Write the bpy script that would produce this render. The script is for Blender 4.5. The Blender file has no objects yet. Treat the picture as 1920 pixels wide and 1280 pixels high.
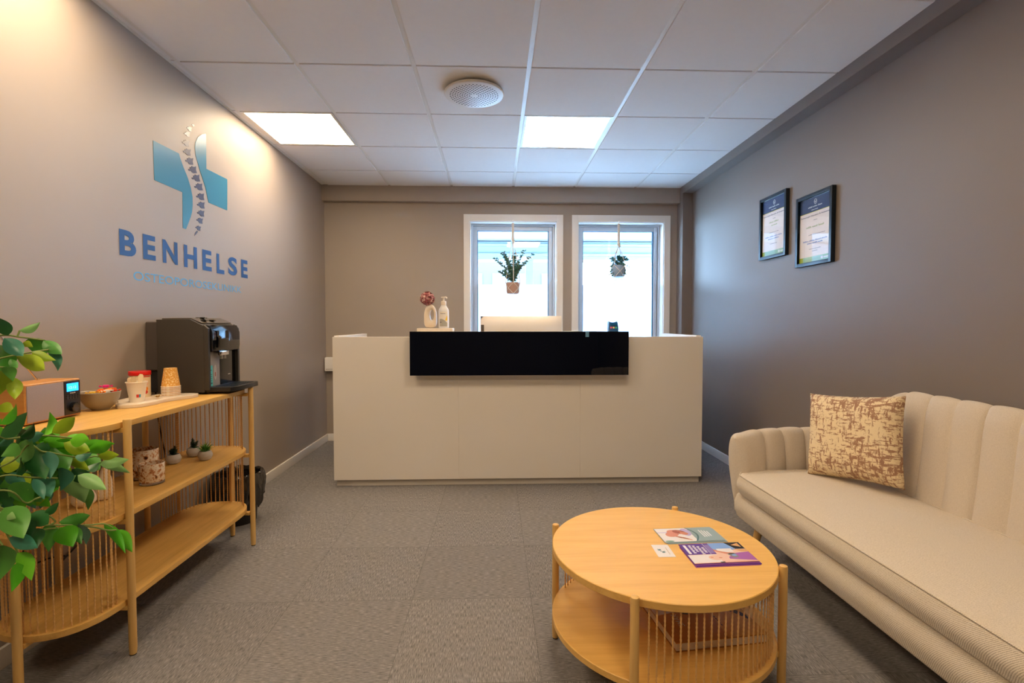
import bpy, bmesh, math, random
from mathutils import Vector, Matrix
from math import sin, cos, pi, radians
random.seed(7)
S = bpy.context.scene
COL = S.collection

# ------------------------------------------------------------------ camera
FPX = 938.3                       # focal length in pixels of a 1920 px wide frame
cam_data = bpy.data.cameras.new('camera')
cam_data.sensor_width = 36.0
cam_data.sensor_fit = 'HORIZONTAL'
cam_data.lens = FPX * 36.0 / 1920.0
cam_data.clip_start = 0.02
cam = bpy.data.objects.new('camera', cam_data)
COL.objects.link(cam)
P_, Y_, R_ = 0.0354, 0.0339, -0.0002
Fv = Vector((sin(Y_) * cos(P_), cos(Y_) * cos(P_), -sin(P_)))
Rv = Vector((cos(Y_), -sin(Y_), 0))
Uv = Rv.cross(Fv)
R2 = Rv * cos(R_) + Uv * sin(R_)
U2 = -Rv * sin(R_) + Uv * cos(R_)
M = Matrix((R2, U2, -Fv)).transposed().to_4x4()
M.translation = Vector((0, 0, 1.16))
cam.matrix_world = M
S.camera = cam

# ------------------------------------------------------------------ world, exposure
W = bpy.data.worlds.new('daylight')
S.world = W
W.use_nodes = True
bg = W.node_tree.nodes['Background']
bg.inputs[0].default_value = (0.45, 0.70, 1.0, 1)
bg.inputs[1].default_value = 19.0
PANEL = 7.0                       # radiance of the ceiling light panels
PANEL_COL = (1.0, 0.765, 0.50)
S.view_settings.view_transform = 'Standard'
S.view_settings.look = 'None'
S.view_settings.gamma = 1.0
S.view_settings.use_curve_mapping = False
S.view_settings.exposure = 1.6
S.cycles.use_denoising = True
S.cycles.max_bounces = 12
S.cycles.diffuse_bounces = 6
S.cycles.transparent_max_bounces = 24
S.cycles.sample_clamp_indirect = 8.0

# ------------------------------------------------------------------ materials
def lin(c):
    if isinstance(c, str):
        c = tuple(int(c[i:i + 2], 16) / 255 for i in (0, 2, 4))
    return tuple(x / 12.92 if x <= .04045 else ((x + .055) / 1.055) ** 2.4 for x in c) + (1,)

MATS = {}
def new_mat(name):
    m = bpy.data.materials.new(name)
    m.use_nodes = True
    nt = m.node_tree
    b = nt.nodes['Principled BSDF']
    MATS[name] = m
    return m, nt, b

def N(nt, kind, **kw):
    n = nt.nodes.new('ShaderNode' + kind)
    for k, v in kw.items():
        setattr(n, k, v)
    return n

def coords(nt, scale=(1, 1, 1), rot=(0, 0, 0), loc=(0, 0, 0)):
    tc = N(nt, 'TexCoord'); mp = N(nt, 'Mapping')
    mp.inputs['Scale'].default_value = scale
    mp.inputs['Rotation'].default_value = rot
    mp.inputs['Location'].default_value = loc
    nt.links.new(tc.outputs['Object'], mp.inputs[0])
    return mp.outputs[0]

def noise(nt, vec, scale, detail=4, rough=.5):
    n = N(nt, 'TexNoise')
    n.inputs['Scale'].default_value = scale
    n.inputs['Detail'].default_value = detail
    n.inputs['Roughness'].default_value = rough
    if vec is not None: nt.links.new(vec, n.inputs['Vector'])
    return n.outputs['Fac']

def ramp(nt, fac, stops, interp='LINEAR'):
    r = N(nt, 'ValToRGB')
    r.color_ramp.interpolation = interp
    el = r.color_ramp.elements
    while len(el) < len(stops): el.new(.5)
    for e, (p, c) in zip(el, stops):
        e.position = p; e.color = lin(c) if isinstance(c, str) else (c, c, c, 1)
    nt.links.new(fac, r.inputs[0])
    return r.outputs[0]

def bump(nt, b, h, strength=.3, dist=.002):
    n = N(nt, 'Bump')
    n.inputs['Strength'].default_value = strength
    n.inputs['Distance'].default_value = dist
    nt.links.new(h, n.inputs['Height'])
    nt.links.new(n.outputs[0], b.inputs['Normal'])

def mat(name, col, rough=.5, metal=0, spec=.5, var=0, vscale=8, bmp=0, bscale=200, coat=0, trans=0, emit=0, sheen=0, ior=None):
    if name in MATS: return MATS[name]
    m, nt, b = new_mat(name)
    c = lin(col)
    b.inputs['Base Color'].default_value = c
    b.inputs['Roughness'].default_value = rough
    b.inputs['Metallic'].default_value = metal
    b.inputs['Specular IOR Level'].default_value = spec
    b.inputs['Coat Weight'].default_value = coat
    b.inputs['Transmission Weight'].default_value = trans
    b.inputs['Sheen Weight'].default_value = sheen
    if ior: b.inputs['IOR'].default_value = ior
    if emit:
        b.inputs['Emission Color'].default_value = c
        b.inputs['Emission Strength'].default_value = emit
    v = None
    if var:
        v = coords(nt)
        f = noise(nt, v, vscale)
        mx = N(nt, 'MixRGB')
        mx.inputs[1].default_value = tuple(x * (1 - var) for x in c[:3]) + (1,)
        mx.inputs[2].default_value = tuple(min(1, x * (1 + var)) for x in c[:3]) + (1,)
        nt.links.new(f, mx.inputs[0]); nt.links.new(mx.outputs[0], b.inputs['Base Color'])
    if bmp:
        bump(nt, b, noise(nt, coords(nt), bscale, 3), bmp, .001)
    return m

def wood(name, light, dark, axis='y', rough=.42, scale=1.0):
    m, nt, b = new_mat(name)
    sc = {'x': (1.2, 14, 14), 'y': (14, 1.2, 14), 'z': (14, 14, 1.2)}[axis]
    v = coords(nt, tuple(s * scale for s in sc))
    f = noise(nt, v, 2.2, 8, .62)
    sc2 = {'x': (4, 90, 90), 'y': (90, 4, 90), 'z': (90, 90, 4)}[axis]
    f2 = noise(nt, coords(nt, tuple(s * scale for s in sc2)), 2.0, 3, .5)
    a = N(nt, 'Math', operation='MULTIPLY_ADD')
    nt.links.new(f2, a.inputs[0]); a.inputs[1].default_value = .35
    nt.links.new(f, a.inputs[2])
    c = ramp(nt, a.outputs[0], [(.38, dark), (.78, light)])
    nt.links.new(c, b.inputs['Base Color'])
    b.inputs['Roughness'].default_value = rough
    bump(nt, b, f2, .12, .001)
    return m

WALL = mat('wall_paint', 'A1958A', .50, spec=.45, var=.03, vscale=3, bmp=.06, bscale=500)
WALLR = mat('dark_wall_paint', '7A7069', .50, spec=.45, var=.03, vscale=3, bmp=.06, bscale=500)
CEIL = mat('ceiling_tile', 'E6E5E5', .9, spec=.1, var=.02, vscale=30, bmp=.1, bscale=600)
GRID = mat('ceiling_grid', 'DEDCD8', .4, spec=.5)
WHITE = mat('white_painted_wood', 'E6E2DC', .4, var=.01)
PVC = mat('white_window_frame', 'BCC6D2', .3, var=.01)
OAK = wood('oak_lengthwise', 'DCAE60', 'C49446', 'y')
OAKX = wood('oak_table', 'E8BA68', 'D8A654', 'x')
OAKZ = wood('oak_leg', 'DCB26C', 'C89A54', 'z')
CORD = mat('twisted_paper_cord', 'DCAE6E', .8, var=.15, vscale=300)
LAM = mat('desk_white_laminate', 'E6DFD6', .42, var=.008)
BLACKG = mat('black_back_painted_glass', '030818', .02, spec=.35, coat=.0, var=.01)
BLACK = mat('black_plastic', '16161A', .38, var=.05)
BLACKM = mat('black_matte', '1B1B1E', .55, var=.05, bmp=.1, bscale=900)
GLOSSB = mat('gloss_black', '08090C', .08, spec=.7, var=.02)
CHROME = mat('chrome', 'D8D8DC', .12, metal=1, var=.01)
CREAM = mat('cream_ceramic', 'E2D2BC', .35, var=.03)
CONC = mat('pale_concrete', 'B4ADA6', .8, var=.1, vscale=40, bmp=.2)
ROPEM = mat('cotton_rope', 'E3D9CC', .9, var=.06, vscale=200, bmp=.3, bscale=700)

def mk_carpet():
    m, nt, b = new_mat('carpet_tiles')
    tc = N(nt, 'TexCoord')
    off = N(nt, 'Vector' + 'Math', operation='MULTIPLY_ADD') if False else N(nt, 'VectorMath', operation='ADD')
    off.inputs[1].default_value = (10.35, 9.92, 0)
    nt.links.new(tc.outputs['Object'], off.inputs[0])
    sc = N(nt, 'VectorMath', operation='SCALE'); sc.inputs['Scale'].default_value = 2.0
    nt.links.new(off.outputs[0], sc.inputs[0])
    sep = N(nt, 'SeparateXYZ'); nt.links.new(sc.outputs[0], sep.inputs[0])
    def mth(op, a, bb=None, cc=None):
        n = N(nt, 'Math', operation=op)
        for i, q in enumerate((a, bb, cc)):
            if q is None: continue
            if isinstance(q, (int, float)): n.inputs[i].default_value = q
            else: nt.links.new(q, n.inputs[i])
        return n.outputs[0]
    fx, fy = mth('FLOOR', sep.outputs[0]), mth('FLOOR', sep.outputs[1])
    gx, gy = mth('FRACT', sep.outputs[0]), mth('FRACT', sep.outputs[1])
    ck = mth('MODULO', mth('ADD', fx, fy), 2.0)          # quarter-turned tiles
    # brush marks along x and along y
    def brush(s):
        mp = N(nt, 'Mapping'); mp.inputs['Scale'].default_value = s
        nt.links.new(tc.outputs['Object'], mp.inputs[0])
        return noise(nt, mp.outputs[0], 1.0, 4, .65)
    fa, fb = brush((38, 420, 1)), brush((420, 38, 1))
    mix = N(nt, 'Mix'); nt.links.new(ck, mix.inputs[0]); nt.links.new(fa, mix.inputs[2]); nt.links.new(fb, mix.inputs[3])
    f = mix.outputs[0]
    wn = N(nt, 'TexWhiteNoise', noise_dimensions='2D')
    cmb = N(nt, 'CombineXYZ'); nt.links.new(fx, cmb.inputs[0]); nt.links.new(fy, cmb.inputs[1])
    nt.links.new(cmb.outputs[0], wn.inputs['Vector'])
    base = ramp(nt, f, [(.28, '4C4B4D'), (.5, '7E7B7B'), (.72, 'A7A3A1')])
    tone = mth('MULTIPLY_ADD', wn.outputs['Value'], .12, .94)
    ex = mth('MINIMUM', gx, mth('SUBTRACT', 1.0, gx)); ey = mth('MINIMUM', gy, mth('SUBTRACT', 1.0, gy))
    edge = mth('SMOOTH_MIN', ex, ey, .001)
    seam = N(nt, 'MapRange'); nt.links.new(edge, seam.inputs[0])
    seam.inputs[1].default_value = 0; seam.inputs[2].default_value = .006; seam.inputs[3].default_value = .72; seam.inputs[4].default_value = 1
    k = mth('MULTIPLY', tone, seam.outputs[0])
    mul = N(nt, 'VectorMath', operation='SCALE')
    nt.links.new(base, mul.inputs[0]); nt.links.new(k, mul.inputs['Scale'])
    nt.links.new(mul.outputs[0], b.inputs['Base Color'])
    b.inputs['Roughness'].default_value = .95
    b.inputs['Specular IOR Level'].default_value = .15
    bump(nt, b, f, .5, .003)
    return m
CARPET = mk_carpet()

def mk_fabric(name, light, dark, freq=520, amp=1.0, rot=.8):
    m, nt, b = new_mat(name)
    v = coords(nt, rot=(0, rot, rot))
    w = N(nt, 'TexWave', wave_type='BANDS', bands_direction='Y')
    w.inputs['Scale'].default_value = freq / 6.28 * 1.0
    w.inputs['Distortion'].default_value = .6
    w.inputs['Detail'].default_value = 2
    nt.links.new(v, w.inputs[0])
    n2 = noise(nt, coords(nt), 380, 3, .6)
    a = N(nt, 'Math', operation='MULTIPLY_ADD'); a.inputs[1].default_value = .5 * amp
    nt.links.new(w.outputs['Fac'], a.inputs[0]); nt.links.new(n2, a.inputs[2])
    c = ramp(nt, a.outputs[0], [(.35, dark), (.85, light)])
    nt.links.new(c, b.inputs['Base Color'])
    b.inputs['Roughness'].default_value = .9
    b.inputs['Specular IOR Level'].default_value = .2
    b.inputs['Sheen Weight'].default_value = .15
    bump(nt, b, a.outputs[0], .35, .0015)
    return m
FAB = mk_fabric('beige_rib_upholstery', 'DDD2C2', 'A69988')
FABS = mk_fabric('beige_woven_back', 'D8CDBE', 'BFB3A4', 900, .3)

def mk_pillow():
    m, nt, b = new_mat('cushion_print')
    a = noise(nt, coords(nt, (10, 38, 1)), 2.2, 5, .75)
    c = noise(nt, coords(nt, (38, 10, 1), loc=(3, 1, 0)), 2.2, 5, .75)
    d = noise(nt, coords(nt), 5, 2, .5)
    mx = N(nt, 'Math', operation='MAXIMUM'); nt.links.new(a, mx.inputs[0]); nt.links.new(c, mx.inputs[1])
    ad = N(nt, 'Math', operation='MULTIPLY_ADD'); nt.links.new(d, ad.inputs[0]); ad.inputs[1].default_value = .22; nt.links.new(mx.outputs[0], ad.inputs[2])
    col = ramp(nt, ad.outputs[0], [(.0, 'E6D4B0'), (.652, 'E6D4B0'), (.667, 'A27C64'), (1, '93705A')])
    nt.links.new(col, b.inputs['Base Color'])
    b.inputs['Roughness'].default_value = .9
    bump(nt, b, noise(nt, coords(nt), 500, 2), .3, .001)
    return m
PILLOW = mk_pillow()

def mk_leaf(name, stops, rough=.38):
    m, nt, b = new_mat(name)
    g = N(nt, 'NewGeometry')
    c = ramp(nt, g.outputs['Random Per Island'], stops)
    f = noise(nt, coords(nt), 60, 3)
    mx = N(nt, 'MixRGB', blend_type='MULTIPLY'); mx.inputs[0].default_value = .35
    nt.links.new(c, mx.inputs[1]); nt.links.new(ramp(nt, f, [(.3, .75), (.7, 1.0)]), mx.inputs[2])
    nt.links.new(mx.outputs[0], b.inputs['Base Color'])
    b.inputs['Roughness'].default_value = rough
    return m
LEAFM = [mk_leaf('leaf_dark', [(0, '1A5024'), (1, '2E6E36')]),
         mk_leaf('leaf_blue_green', [(0, '3A8068'), (1, '569C84')]),
         mk_leaf('leaf_mid', [(0, '448E32'), (1, '66AC4A')]),
         mk_leaf('leaf_pale', [(0, '7CB466'), (1, '9CCB80')]),
         mk_leaf('leaf_yellow_green', [(0, '8EAE20'), (1, 'AAC42C')]),
         mk_leaf('leaf_bright', [(0, '4CAC18'), (1, '72C82A')])]
EUCA = mk_leaf('eucalyptus_leaf', [(0, '1E4A40'), (1, '4A7C6A')])
SUCC = mk_leaf('succulent_dark', [(0, '1D3322'), (1, '35523A')])
SUCG = mk_leaf('succulent_bright', [(0, '4B8A2C'), (1, '6BA545')])
STEM = mat('green_stem', '7C8F48', .6, var=.1)
BARK = mat('brown_stem', '5A4630', .8, var=.2)

def thin_glass(name, tint=(1, 1, 1), gloss=.06):
    m = bpy.data.materials.new(name); m.use_nodes = True; nt = m.node_tree
    nt.nodes.remove(nt.nodes['Principled BSDF'])
    out = nt.nodes['Material Output']
    t = N(nt, 'BsdfTransparent'); t.inputs[0].default_value = (*tint, 1)
    g = N(nt, 'BsdfGlossy'); g.inputs['Roughness'].default_value = .02
    lw = N(nt, 'LayerWeight'); lw.inputs[0].default_value = .5
    pw = N(nt, 'Math', operation='POWER'); pw.inputs[1].default_value = 5; nt.links.new(lw.outputs['Facing'], pw.inputs[0])
    fr = N(nt, 'Math', operation='MULTIPLY_ADD'); fr.inputs[1].default_value = .9; fr.inputs[2].default_value = gloss; nt.links.new(pw.outputs[0], fr.inputs[0])
    mx = N(nt, 'MixShader')
    nt.links.new(fr.outputs[0], mx.inputs[0]); nt.links.new(t.outputs[0], mx.inputs[1]); nt.links.new(g.outputs[0], mx.inputs[2])
    nt.links.new(mx.outputs[0], out.inputs[0])
    return m
GLASS = thin_glass('window_glass', (.93, .97, 1))
CGLASS = thin_glass('picture_glass')

def mk_film():
    m = bpy.data.materials.new('frosted_film'); m.use_nodes = True; nt = m.node_tree
    nt.nodes.remove(nt.nodes['Principled BSDF'])
    t = N(nt, 'BsdfTranslucent'); t.inputs[0].default_value = (.86, .9, .93, 1)
    d = N(nt, 'BsdfDiffuse'); d.inputs[0].default_value = (.9, .9, .9, 1)
    mx = N(nt, 'MixShader'); mx.inputs[0].default_value = .2
    nt.links.new(t.outputs[0], mx.inputs[1]); nt.links.new(d.outputs[0], mx.inputs[2])
    nt.links.new(mx.outputs[0], nt.nodes['Material Output'].inputs[0])
    return m
FILM = mk_film()

def mk_panel():
    m = bpy.data.materials.new('light_diffuser'); m.use_nodes = True; nt = m.node_tree
    b = nt.nodes['Principled BSDF']
    b.inputs['Base Color'].default_value = (.8, .8, .8, 1)
    b.inputs['Emission Color'].default_value = (*PANEL_COL, 1)
    b.inputs['Emission Strength'].default_value = PANEL
    return m
PANELM = mk_panel()

# ------------------------------------------------------------------ mesh helpers
class MB:
    """collects shapes; .build links them as one mesh object"""
    def __init__(s): s.v, s.f, s.mi = [], [], []
    def add(s, verts, faces, mi=0):
        o = len(s.v); s.v += [tuple(p) for p in verts]
        s.f += [tuple(i + o for i in f) for f in faces]; s.mi += [mi] * len(faces)
        return s
    def bm(s, bm, mi=0, mtx=None):
        if mtx is not None: bmesh.ops.transform(bm, matrix=mtx, verts=bm.verts)
        bm.verts.index_update()
        s.add([v.co[:] for v in bm.verts], [[v.index for v in f.verts] for f in bm.faces], mi)
        bm.free(); return s
    def box(s, lo, hi, bev=0, seg=2, mi=0, mtx=None):
        bm = bmesh.new()
        r = bmesh.ops.create_cube(bm, size=1)
        for v in bm.verts:
            v.co = Vector([lo[i] + (v.co[i] + .5) * (hi[i] - lo[i]) for i in range(3)])
        if bev: bmesh.ops.bevel(bm, geom=list(bm.edges), offset=bev, segments=seg, profile=.7, affect='EDGES')
        return s.bm(bm, mi, mtx)
    def lathe(s, prof, c=(0, 0, 0), n=32, mi=0, cap=True, sx=1, sy=1):
        v, f = [], []
        for r, z in prof:
            for k in range(n):
                a = 2 * pi * k / n
                v.append((c[0] + r * cos(a) * sx, c[1] + r * sin(a) * sy, c[2] + z))
        for i in range(len(prof) - 1):
            for k in range(n):
                k2 = (k + 1) % n
                f.append((i * n + k, i * n + k2, (i + 1) * n + k2, (i + 1) * n + k))
        if cap:
            f.append(tuple(reversed(range(n)))); f.append(tuple((len(prof) - 1) * n + k for k in range(n)))
        return s.add(v, f, mi)
    def prism(s, poly, z0, z1, mi=0, bev=0, fn=None):
        """polygon in xy extruded z0..z1 (fn maps a point afterwards)"""
        bm = bmesh.new()
        vs = [bm.verts.new((x, y, z0)) for x, y in poly]
        fc = bm.faces.new(vs)
        r = bmesh.ops.extrude_face_region(bm, geom=[fc])
        for e in r['geom']:
            if isinstance(e, bmesh.types.BMVert): e.co.z = z1
        bmesh.ops.recalc_face_normals(bm, faces=bm.faces)
        if bev:
            es = [e for e in bm.edges if abs(e.verts[0].co.z - e.verts[1].co.z) < 1e-7]
            bmesh.ops.bevel(bm, geom=es, offset=bev, segments=2, profile=.7, affect='EDGES')
        if fn:
            for v in bm.verts: v.co = Vector(fn(v.co))
            bmesh.ops.recalc_face_normals(bm, faces=bm.faces)
        return s.bm(bm, mi)
    def tube(s, pts, r, n=10, mi=0, cap=True, closed=False, rf=None):
        pts = [Vector(p) for p in pts]; m = len(pts)
        v, f = [], []
        prev = None
        for i, p in enumerate(pts):
            a = pts[(i - 1) % m] if (closed or i > 0) else p
            b = pts[(i + 1) % m] if (closed or i < m - 1) else p
            t = (b - a).normalized() if (b - a).length > 1e-9 else Vector((0, 0, 1))
            if prev is None:
                u = t.cross(Vector((0, 0, 1)))
                if u.length < 1e-3: u = t.cross(Vector((1, 0, 0)))
            else:
                u = prev - t * prev.dot(t)
            u.normalize(); prev = u; w = t.cross(u)
            rr = rf(i / max(1, m - 1)) * r if rf else r
            for k in range(n):
                ang = 2 * pi * k / n
                v.append(p + u * cos(ang) * rr + w * sin(ang) * rr)
        for i in range(m if closed else m - 1):
            j = (i + 1) % m
            for k in range(n):
                k2 = (k + 1) % n
                f.append((i * n + k, i * n + k2, j * n + k2, j * n + k))
        if cap and not closed:
            f.append(tuple(reversed(range(n)))); f.append(tuple((m - 1) * n + k for k in range(n)))
        return s.add(v, f, mi)
    def cyl(s, a, b, r, n=20, mi=0, bev=0):
        a, b = Vector(a), Vector(b)
        if bev:
            d = (b - a).normalized()
            return s.tube([a, a + d * bev * .3, a + d * bev, b - d * bev, b - d * bev * .3, b], r, n, mi,
                          rf=lambda t, q=[0]: 1 if .3 < t < .7 else (.6 if t in (0, 1) else .9))
        return s.tube([a, b], r, n, mi)
    def ball(s, c, r, mi=0, sub=2, sx=1, sy=1, sz=1):
        bm = bmesh.new()
        bmesh.ops.create_icosphere(bm, subdivisions=sub, radius=r)
        for v in bm.verts: v.co = Vector((v.co.x * sx + c[0], v.co.y * sy + c[1], v.co.z * sz + c[2]))
        return s.bm(bm, mi)
    def build(s, name, mats, parent=None, smooth=True, local=False, ang=35):
        me = bpy.data.meshes.new(name)
        off = Vector((0, 0, 0))
        if parent is not None and not local: off = wloc(parent)
        me.from_pydata([tuple(Vector(p) - off) for p in s.v], [], s.f)
        if not isinstance(mats, (list, tuple)): mats = [mats]
        for m in mats: me.materials.append(m)
        if len(mats) > 1:
            for p, i in zip(me.polygons, s.mi): p.material_index = i
        bm = bmesh.new(); bm.from_mesh(me)
        bmesh.ops.remove_doubles(bm, verts=bm.verts, dist=1e-6)
        if smooth:
            for f in bm.faces: f.smooth = True
            for e in bm.edges:
                if len(e.link_faces) == 2 and e.calc_face_angle(0) > radians(ang): e.smooth = False
        bm.to_mesh(me); bm.free()
        o = bpy.data.objects.new(name, me)
        COL.objects.link(o)
        if parent is not None: o.parent = parent
        return o

def wloc(o):
    l = Vector((0, 0, 0))
    while o is not None: l = l + o.location; o = o.parent
    return l

def tag(o, label=None, cat=None, group=None, kind=None):
    if label: o['label'] = label
    if cat: o['category'] = cat
    if group: o['group'] = group
    if kind: o['kind'] = kind
    return o

def thing(name, label, cat, loc=(0, 0, 0), rotz=0, group=None):
    o = bpy.data.objects.new(name, None); o.empty_display_size = .05
    COL.objects.link(o); o.location = loc; o.rotation_euler = (0, 0, rotz)
    return tag(o, label, cat, group)

def struct(name, mb, mats, parent=None, **kw):
    o = mb.build(name, mats, parent, **kw)
    if parent is None: o['kind'] = 'structure'
    return o

def single(name, mb, mats, label, cat, base, group=None, **kw):
    """a thing that is one mesh, origin at its base"""
    o = mb.build(name, mats, None, **kw)
    b = Vector(base)
    for v in o.data.vertices: v.co -= b
    o.location = b
    return tag(o, label, cat, group)

def copy_tree(o, parent=None):
    c = o.copy(); COL.objects.link(c); c.parent = parent
    for ch in [x for x in bpy.data.objects if x.parent == o]: copy_tree(ch, c)
    return c

TXT = {}
def text_mesh(s, bold=0.0):
    key = (s, bold)
    if key not in TXT:
        cu = bpy.data.curves.new('lettering', 'FONT'); cu.body = s; cu.offset = bold; cu.resolution_u = 4
        o = bpy.data.objects.new('lettering', cu); COL.objects.link(o)
        bpy.context.view_layer.update()
        me = bpy.data.meshes.new_from_object(o.evaluated_get(bpy.context.evaluated_depsgraph_get()))
        vs = [v.co[:2] for v in me.vertices]; fs = [tuple(p.vertices) for p in me.polygons]
        bpy.data.objects.remove(o); bpy.data.curves.remove(cu); bpy.data.meshes.remove(me)
        x0 = min(v[0] for v in vs); x1 = max(v[0] for v in vs); y0 = min(v[1] for v in vs); y1 = max(v[1] for v in vs)
        TXT[key] = ([((x - x0) / (x1 - x0), (y - y0) / (y1 - y0)) for x, y in vs], fs, (x1 - x0) / (y1 - y0))
    return TXT[key]

def put_text(mb, s, u0, u1, v0, v1, fn, mi=0, bold=0.0, d=0.0):
    vs, fs, _ = text_mesh(s, bold)
    mb.add([fn((u0 + x * (u1 - u0), v0 + y * (v1 - v0), d)) for x, y in vs], fs, mi)

def smoothstep(a, b, x):
    t = max(0, min(1, (x - a) / (b - a))); return t * t * (3 - 2 * t)

def catmull(pts, n=8, closed=False):
    P = [Vector(p) for p in pts]; out = []; m = len(P)
    for i in range(m if closed else m - 1):
        p0 = P[(i - 1) % m] if (closed or i > 0) else P[0]
        p1 = P[i]; p2 = P[(i + 1) % m]
        p3 = P[(i + 2) % m] if (closed or i + 2 < m) else P[-1]
        for k in range(n):
            t = k / n
            out.append(.5 * ((2 * p1) + (p2 - p0) * t + (2 * p0 - 5 * p1 + 4 * p2 - p3) * t * t + (3 * p1 - p0 - 3 * p2 + p3) * t ** 3))
    if not closed: out.append(P[-1])
    return out

def leaf(mb, a, b, w, mi=0, up=None, fold=.18, droop=.12, seg=7):
    """ovate leaf from base a to tip b, width w, surface facing up"""
    a, b = Vector(a), Vector(b); ax = b - a; L = ax.length
    if L < 1e-6: return
    ax.normalize(); up = Vector(up or (0, -1, .4)); side = ax.cross(up)
    if side.length < 1e-3: side = ax.cross(Vector((1, 0, 0)))
    side.normalize(); nrm = side.cross(ax).normalized()
    vs, fs = [], []
    for i in range(seg + 1):
        t = i / seg
        wd = w / 2 * (sin(pi * t ** .74) ** .95) * (1 - .22 * t) * 1.15 if 0 < t < 1 else 0
        c = a + ax * L * t + nrm * (droop * L * (sin(pi * t) - .25 * t))
        for q in (-1, -.5, 0, .5, 1):
            vs.append(c + side * wd * q + nrm * (abs(q) ** 1.5 * fold * wd - .3 * wd * abs(q) * 0))
    for i in range(seg):
        for k in range(4):
            o = i * 5 + k
            fs.append((o, o + 1, o + 6, o + 5))
    mb.add(vs, fs, mi)
# ================================================================== the room
XL, XR, YB, YF, ZC = -1.67, 1.925, 5.0, -2.4, 2.5025
SOF = 1.827                        # inner face of the bulkhead along the right wall
struct('floor', MB().box((XL - .3, YF - .3, -.12), (XR + .3, YB + .3, 0)), CARPET)
struct('wall_left', MB().box((XL - .2, YF - .2, 0), (XL, YB + .2, 2.8)), WALL)
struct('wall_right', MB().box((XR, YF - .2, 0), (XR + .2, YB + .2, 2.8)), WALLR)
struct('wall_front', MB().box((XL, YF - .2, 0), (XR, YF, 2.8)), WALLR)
WIN = [(-.247, .616), (.829, 1.694)]
WZ0, WZ1 = .86, 2.172
wb = MB()
xs = [XL, WIN[0][0], WIN[0][1], WIN[1][0], WIN[1][1], XR]
for i in range(5):
    if i % 2 == 0: wb.box((xs[i], YB, 0), (xs[i + 1], YB + .22, 2.8))
    else:
        wb.box((xs[i], YB, 0), (xs[i + 1], YB + .22, WZ0)); wb.box((xs[i], YB, WZ1), (xs[i + 1], YB + .22, 2.8))
struct('wall_back', wb, WALL)
struct('trim_1', MB().box((XL, 4.93, 2.35), (SOF, YB, 2.8)), WALL)                       # box above the windows
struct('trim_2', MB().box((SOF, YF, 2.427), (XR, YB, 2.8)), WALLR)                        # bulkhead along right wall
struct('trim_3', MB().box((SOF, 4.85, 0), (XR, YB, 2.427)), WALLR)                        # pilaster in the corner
def base(name, lo, hi):
    struct(name, MB().box(lo, hi, .003), WHITE)
base('baseboard_left', (XL, YF, 0), (XL + .014, YB, .07))
base('baseboard_right', (XR - .014, YF, 0), (XR, 4.85, .07))
base('baseboard_back', (XL + .014, YB - .014, 0), (SOF, YB, .07))
base('baseboard_front', (XL + .014, YF, 0), (XR - .014, YF + .014, .07))

# suspended ceiling: grid runners above, tiles with a dropped edge
GX0, GY0 = -1.62, 2.657
c = MB().box((XL - .1, YF - .1, ZC + .012), (XR + .1, YB + .1, ZC + .1), mi=1)
gx = [XL] + [GX0 + .6 * i for i in range(6)] + [SOF]
gy = [YF] + [GY0 + .6 * j for j in range(-8, 4)] + [4.93]
lights = [(0, 3.257), (3, 3.257), (0, 1.457), (3, 1.457), (0, -.343), (3, -.343)]
def is_light(i, j):
    for a, y in lights:
        if i == a + 1 and abs(gy[j] - y) < .01: return True
for i in range(len(gx) - 1):
    for j in range(len(gy) - 1):
        if is_light(i, j): continue
        x0 = gx[i] + (.012 if i > 0 else 0); x1 = gx[i + 1] - (.012 if i < len(gx) - 2 else 0)
        y0 = gy[j] + (.006 if j > 0 else 0); y1 = gy[j + 1] - (.006 if j < len(gy) - 2 else 0)
        if x1 - x0 < .05:
            c.box((x0, y0, ZC - .001), (x1, y1, ZC + .02)); continue
        c.box((x0, y0, ZC - .007), (x1, y1, ZC + .02), .0015, 1)
for x in gx[1:-1]: c.box((x - .013, YF, ZC - .001), (x + .013, 4.93, ZC + .03), mi=1)
c.box((XL, YF, ZC - .003), (XL + .018, 4.93, ZC + .02), mi=1)
c.box((SOF - .018, YF, ZC - .003), (SOF, 4.93, ZC + .02), mi=1)
struct('ceiling', c, [CEIL, GRID])

LL = ['square ceiling light panel nearest the left wall, above the desk', 'square ceiling light panel straight above the middle of the desk, in front of the windows']
for k, (a, y) in enumerate(lights):
    x = GX0 + .6 * a
    lab = LL[k] if k < 2 else ['square ceiling light panel nearer the camera along the left wall', 'square ceiling light panel nearer the camera in the middle of the ceiling',
                               'square ceiling light panel just behind the camera near the left wall', 'square ceiling light panel just behind the camera in the middle of the ceiling',
                               'square ceiling light panel at the rear wall near the left wall', 'square ceiling light panel at the rear wall in the middle of the ceiling'][k - 2]
    t = thing('ceiling_light', lab, 'ceiling light', (x + .3, y + .3, ZC), group='square ceiling light panels')
    f = MB()
    for lo, hi in (((.012, .006), (.588, .024)), ((.012, .576), (.588, .594)), ((.012, .024), (.03, .576)), ((.57, .024), (.588, .576))):
        f.box((x + lo[0], y + lo[1], ZC - .006), (x + hi[0], y + hi[1], ZC + .015))
    f.build('frame', GRID, t)
    MB().box((x + .03, y + .024, ZC - .003), (x + .57, y + .576, ZC + .01)).build('diffuser', PANELM, t, smooth=False)

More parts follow.
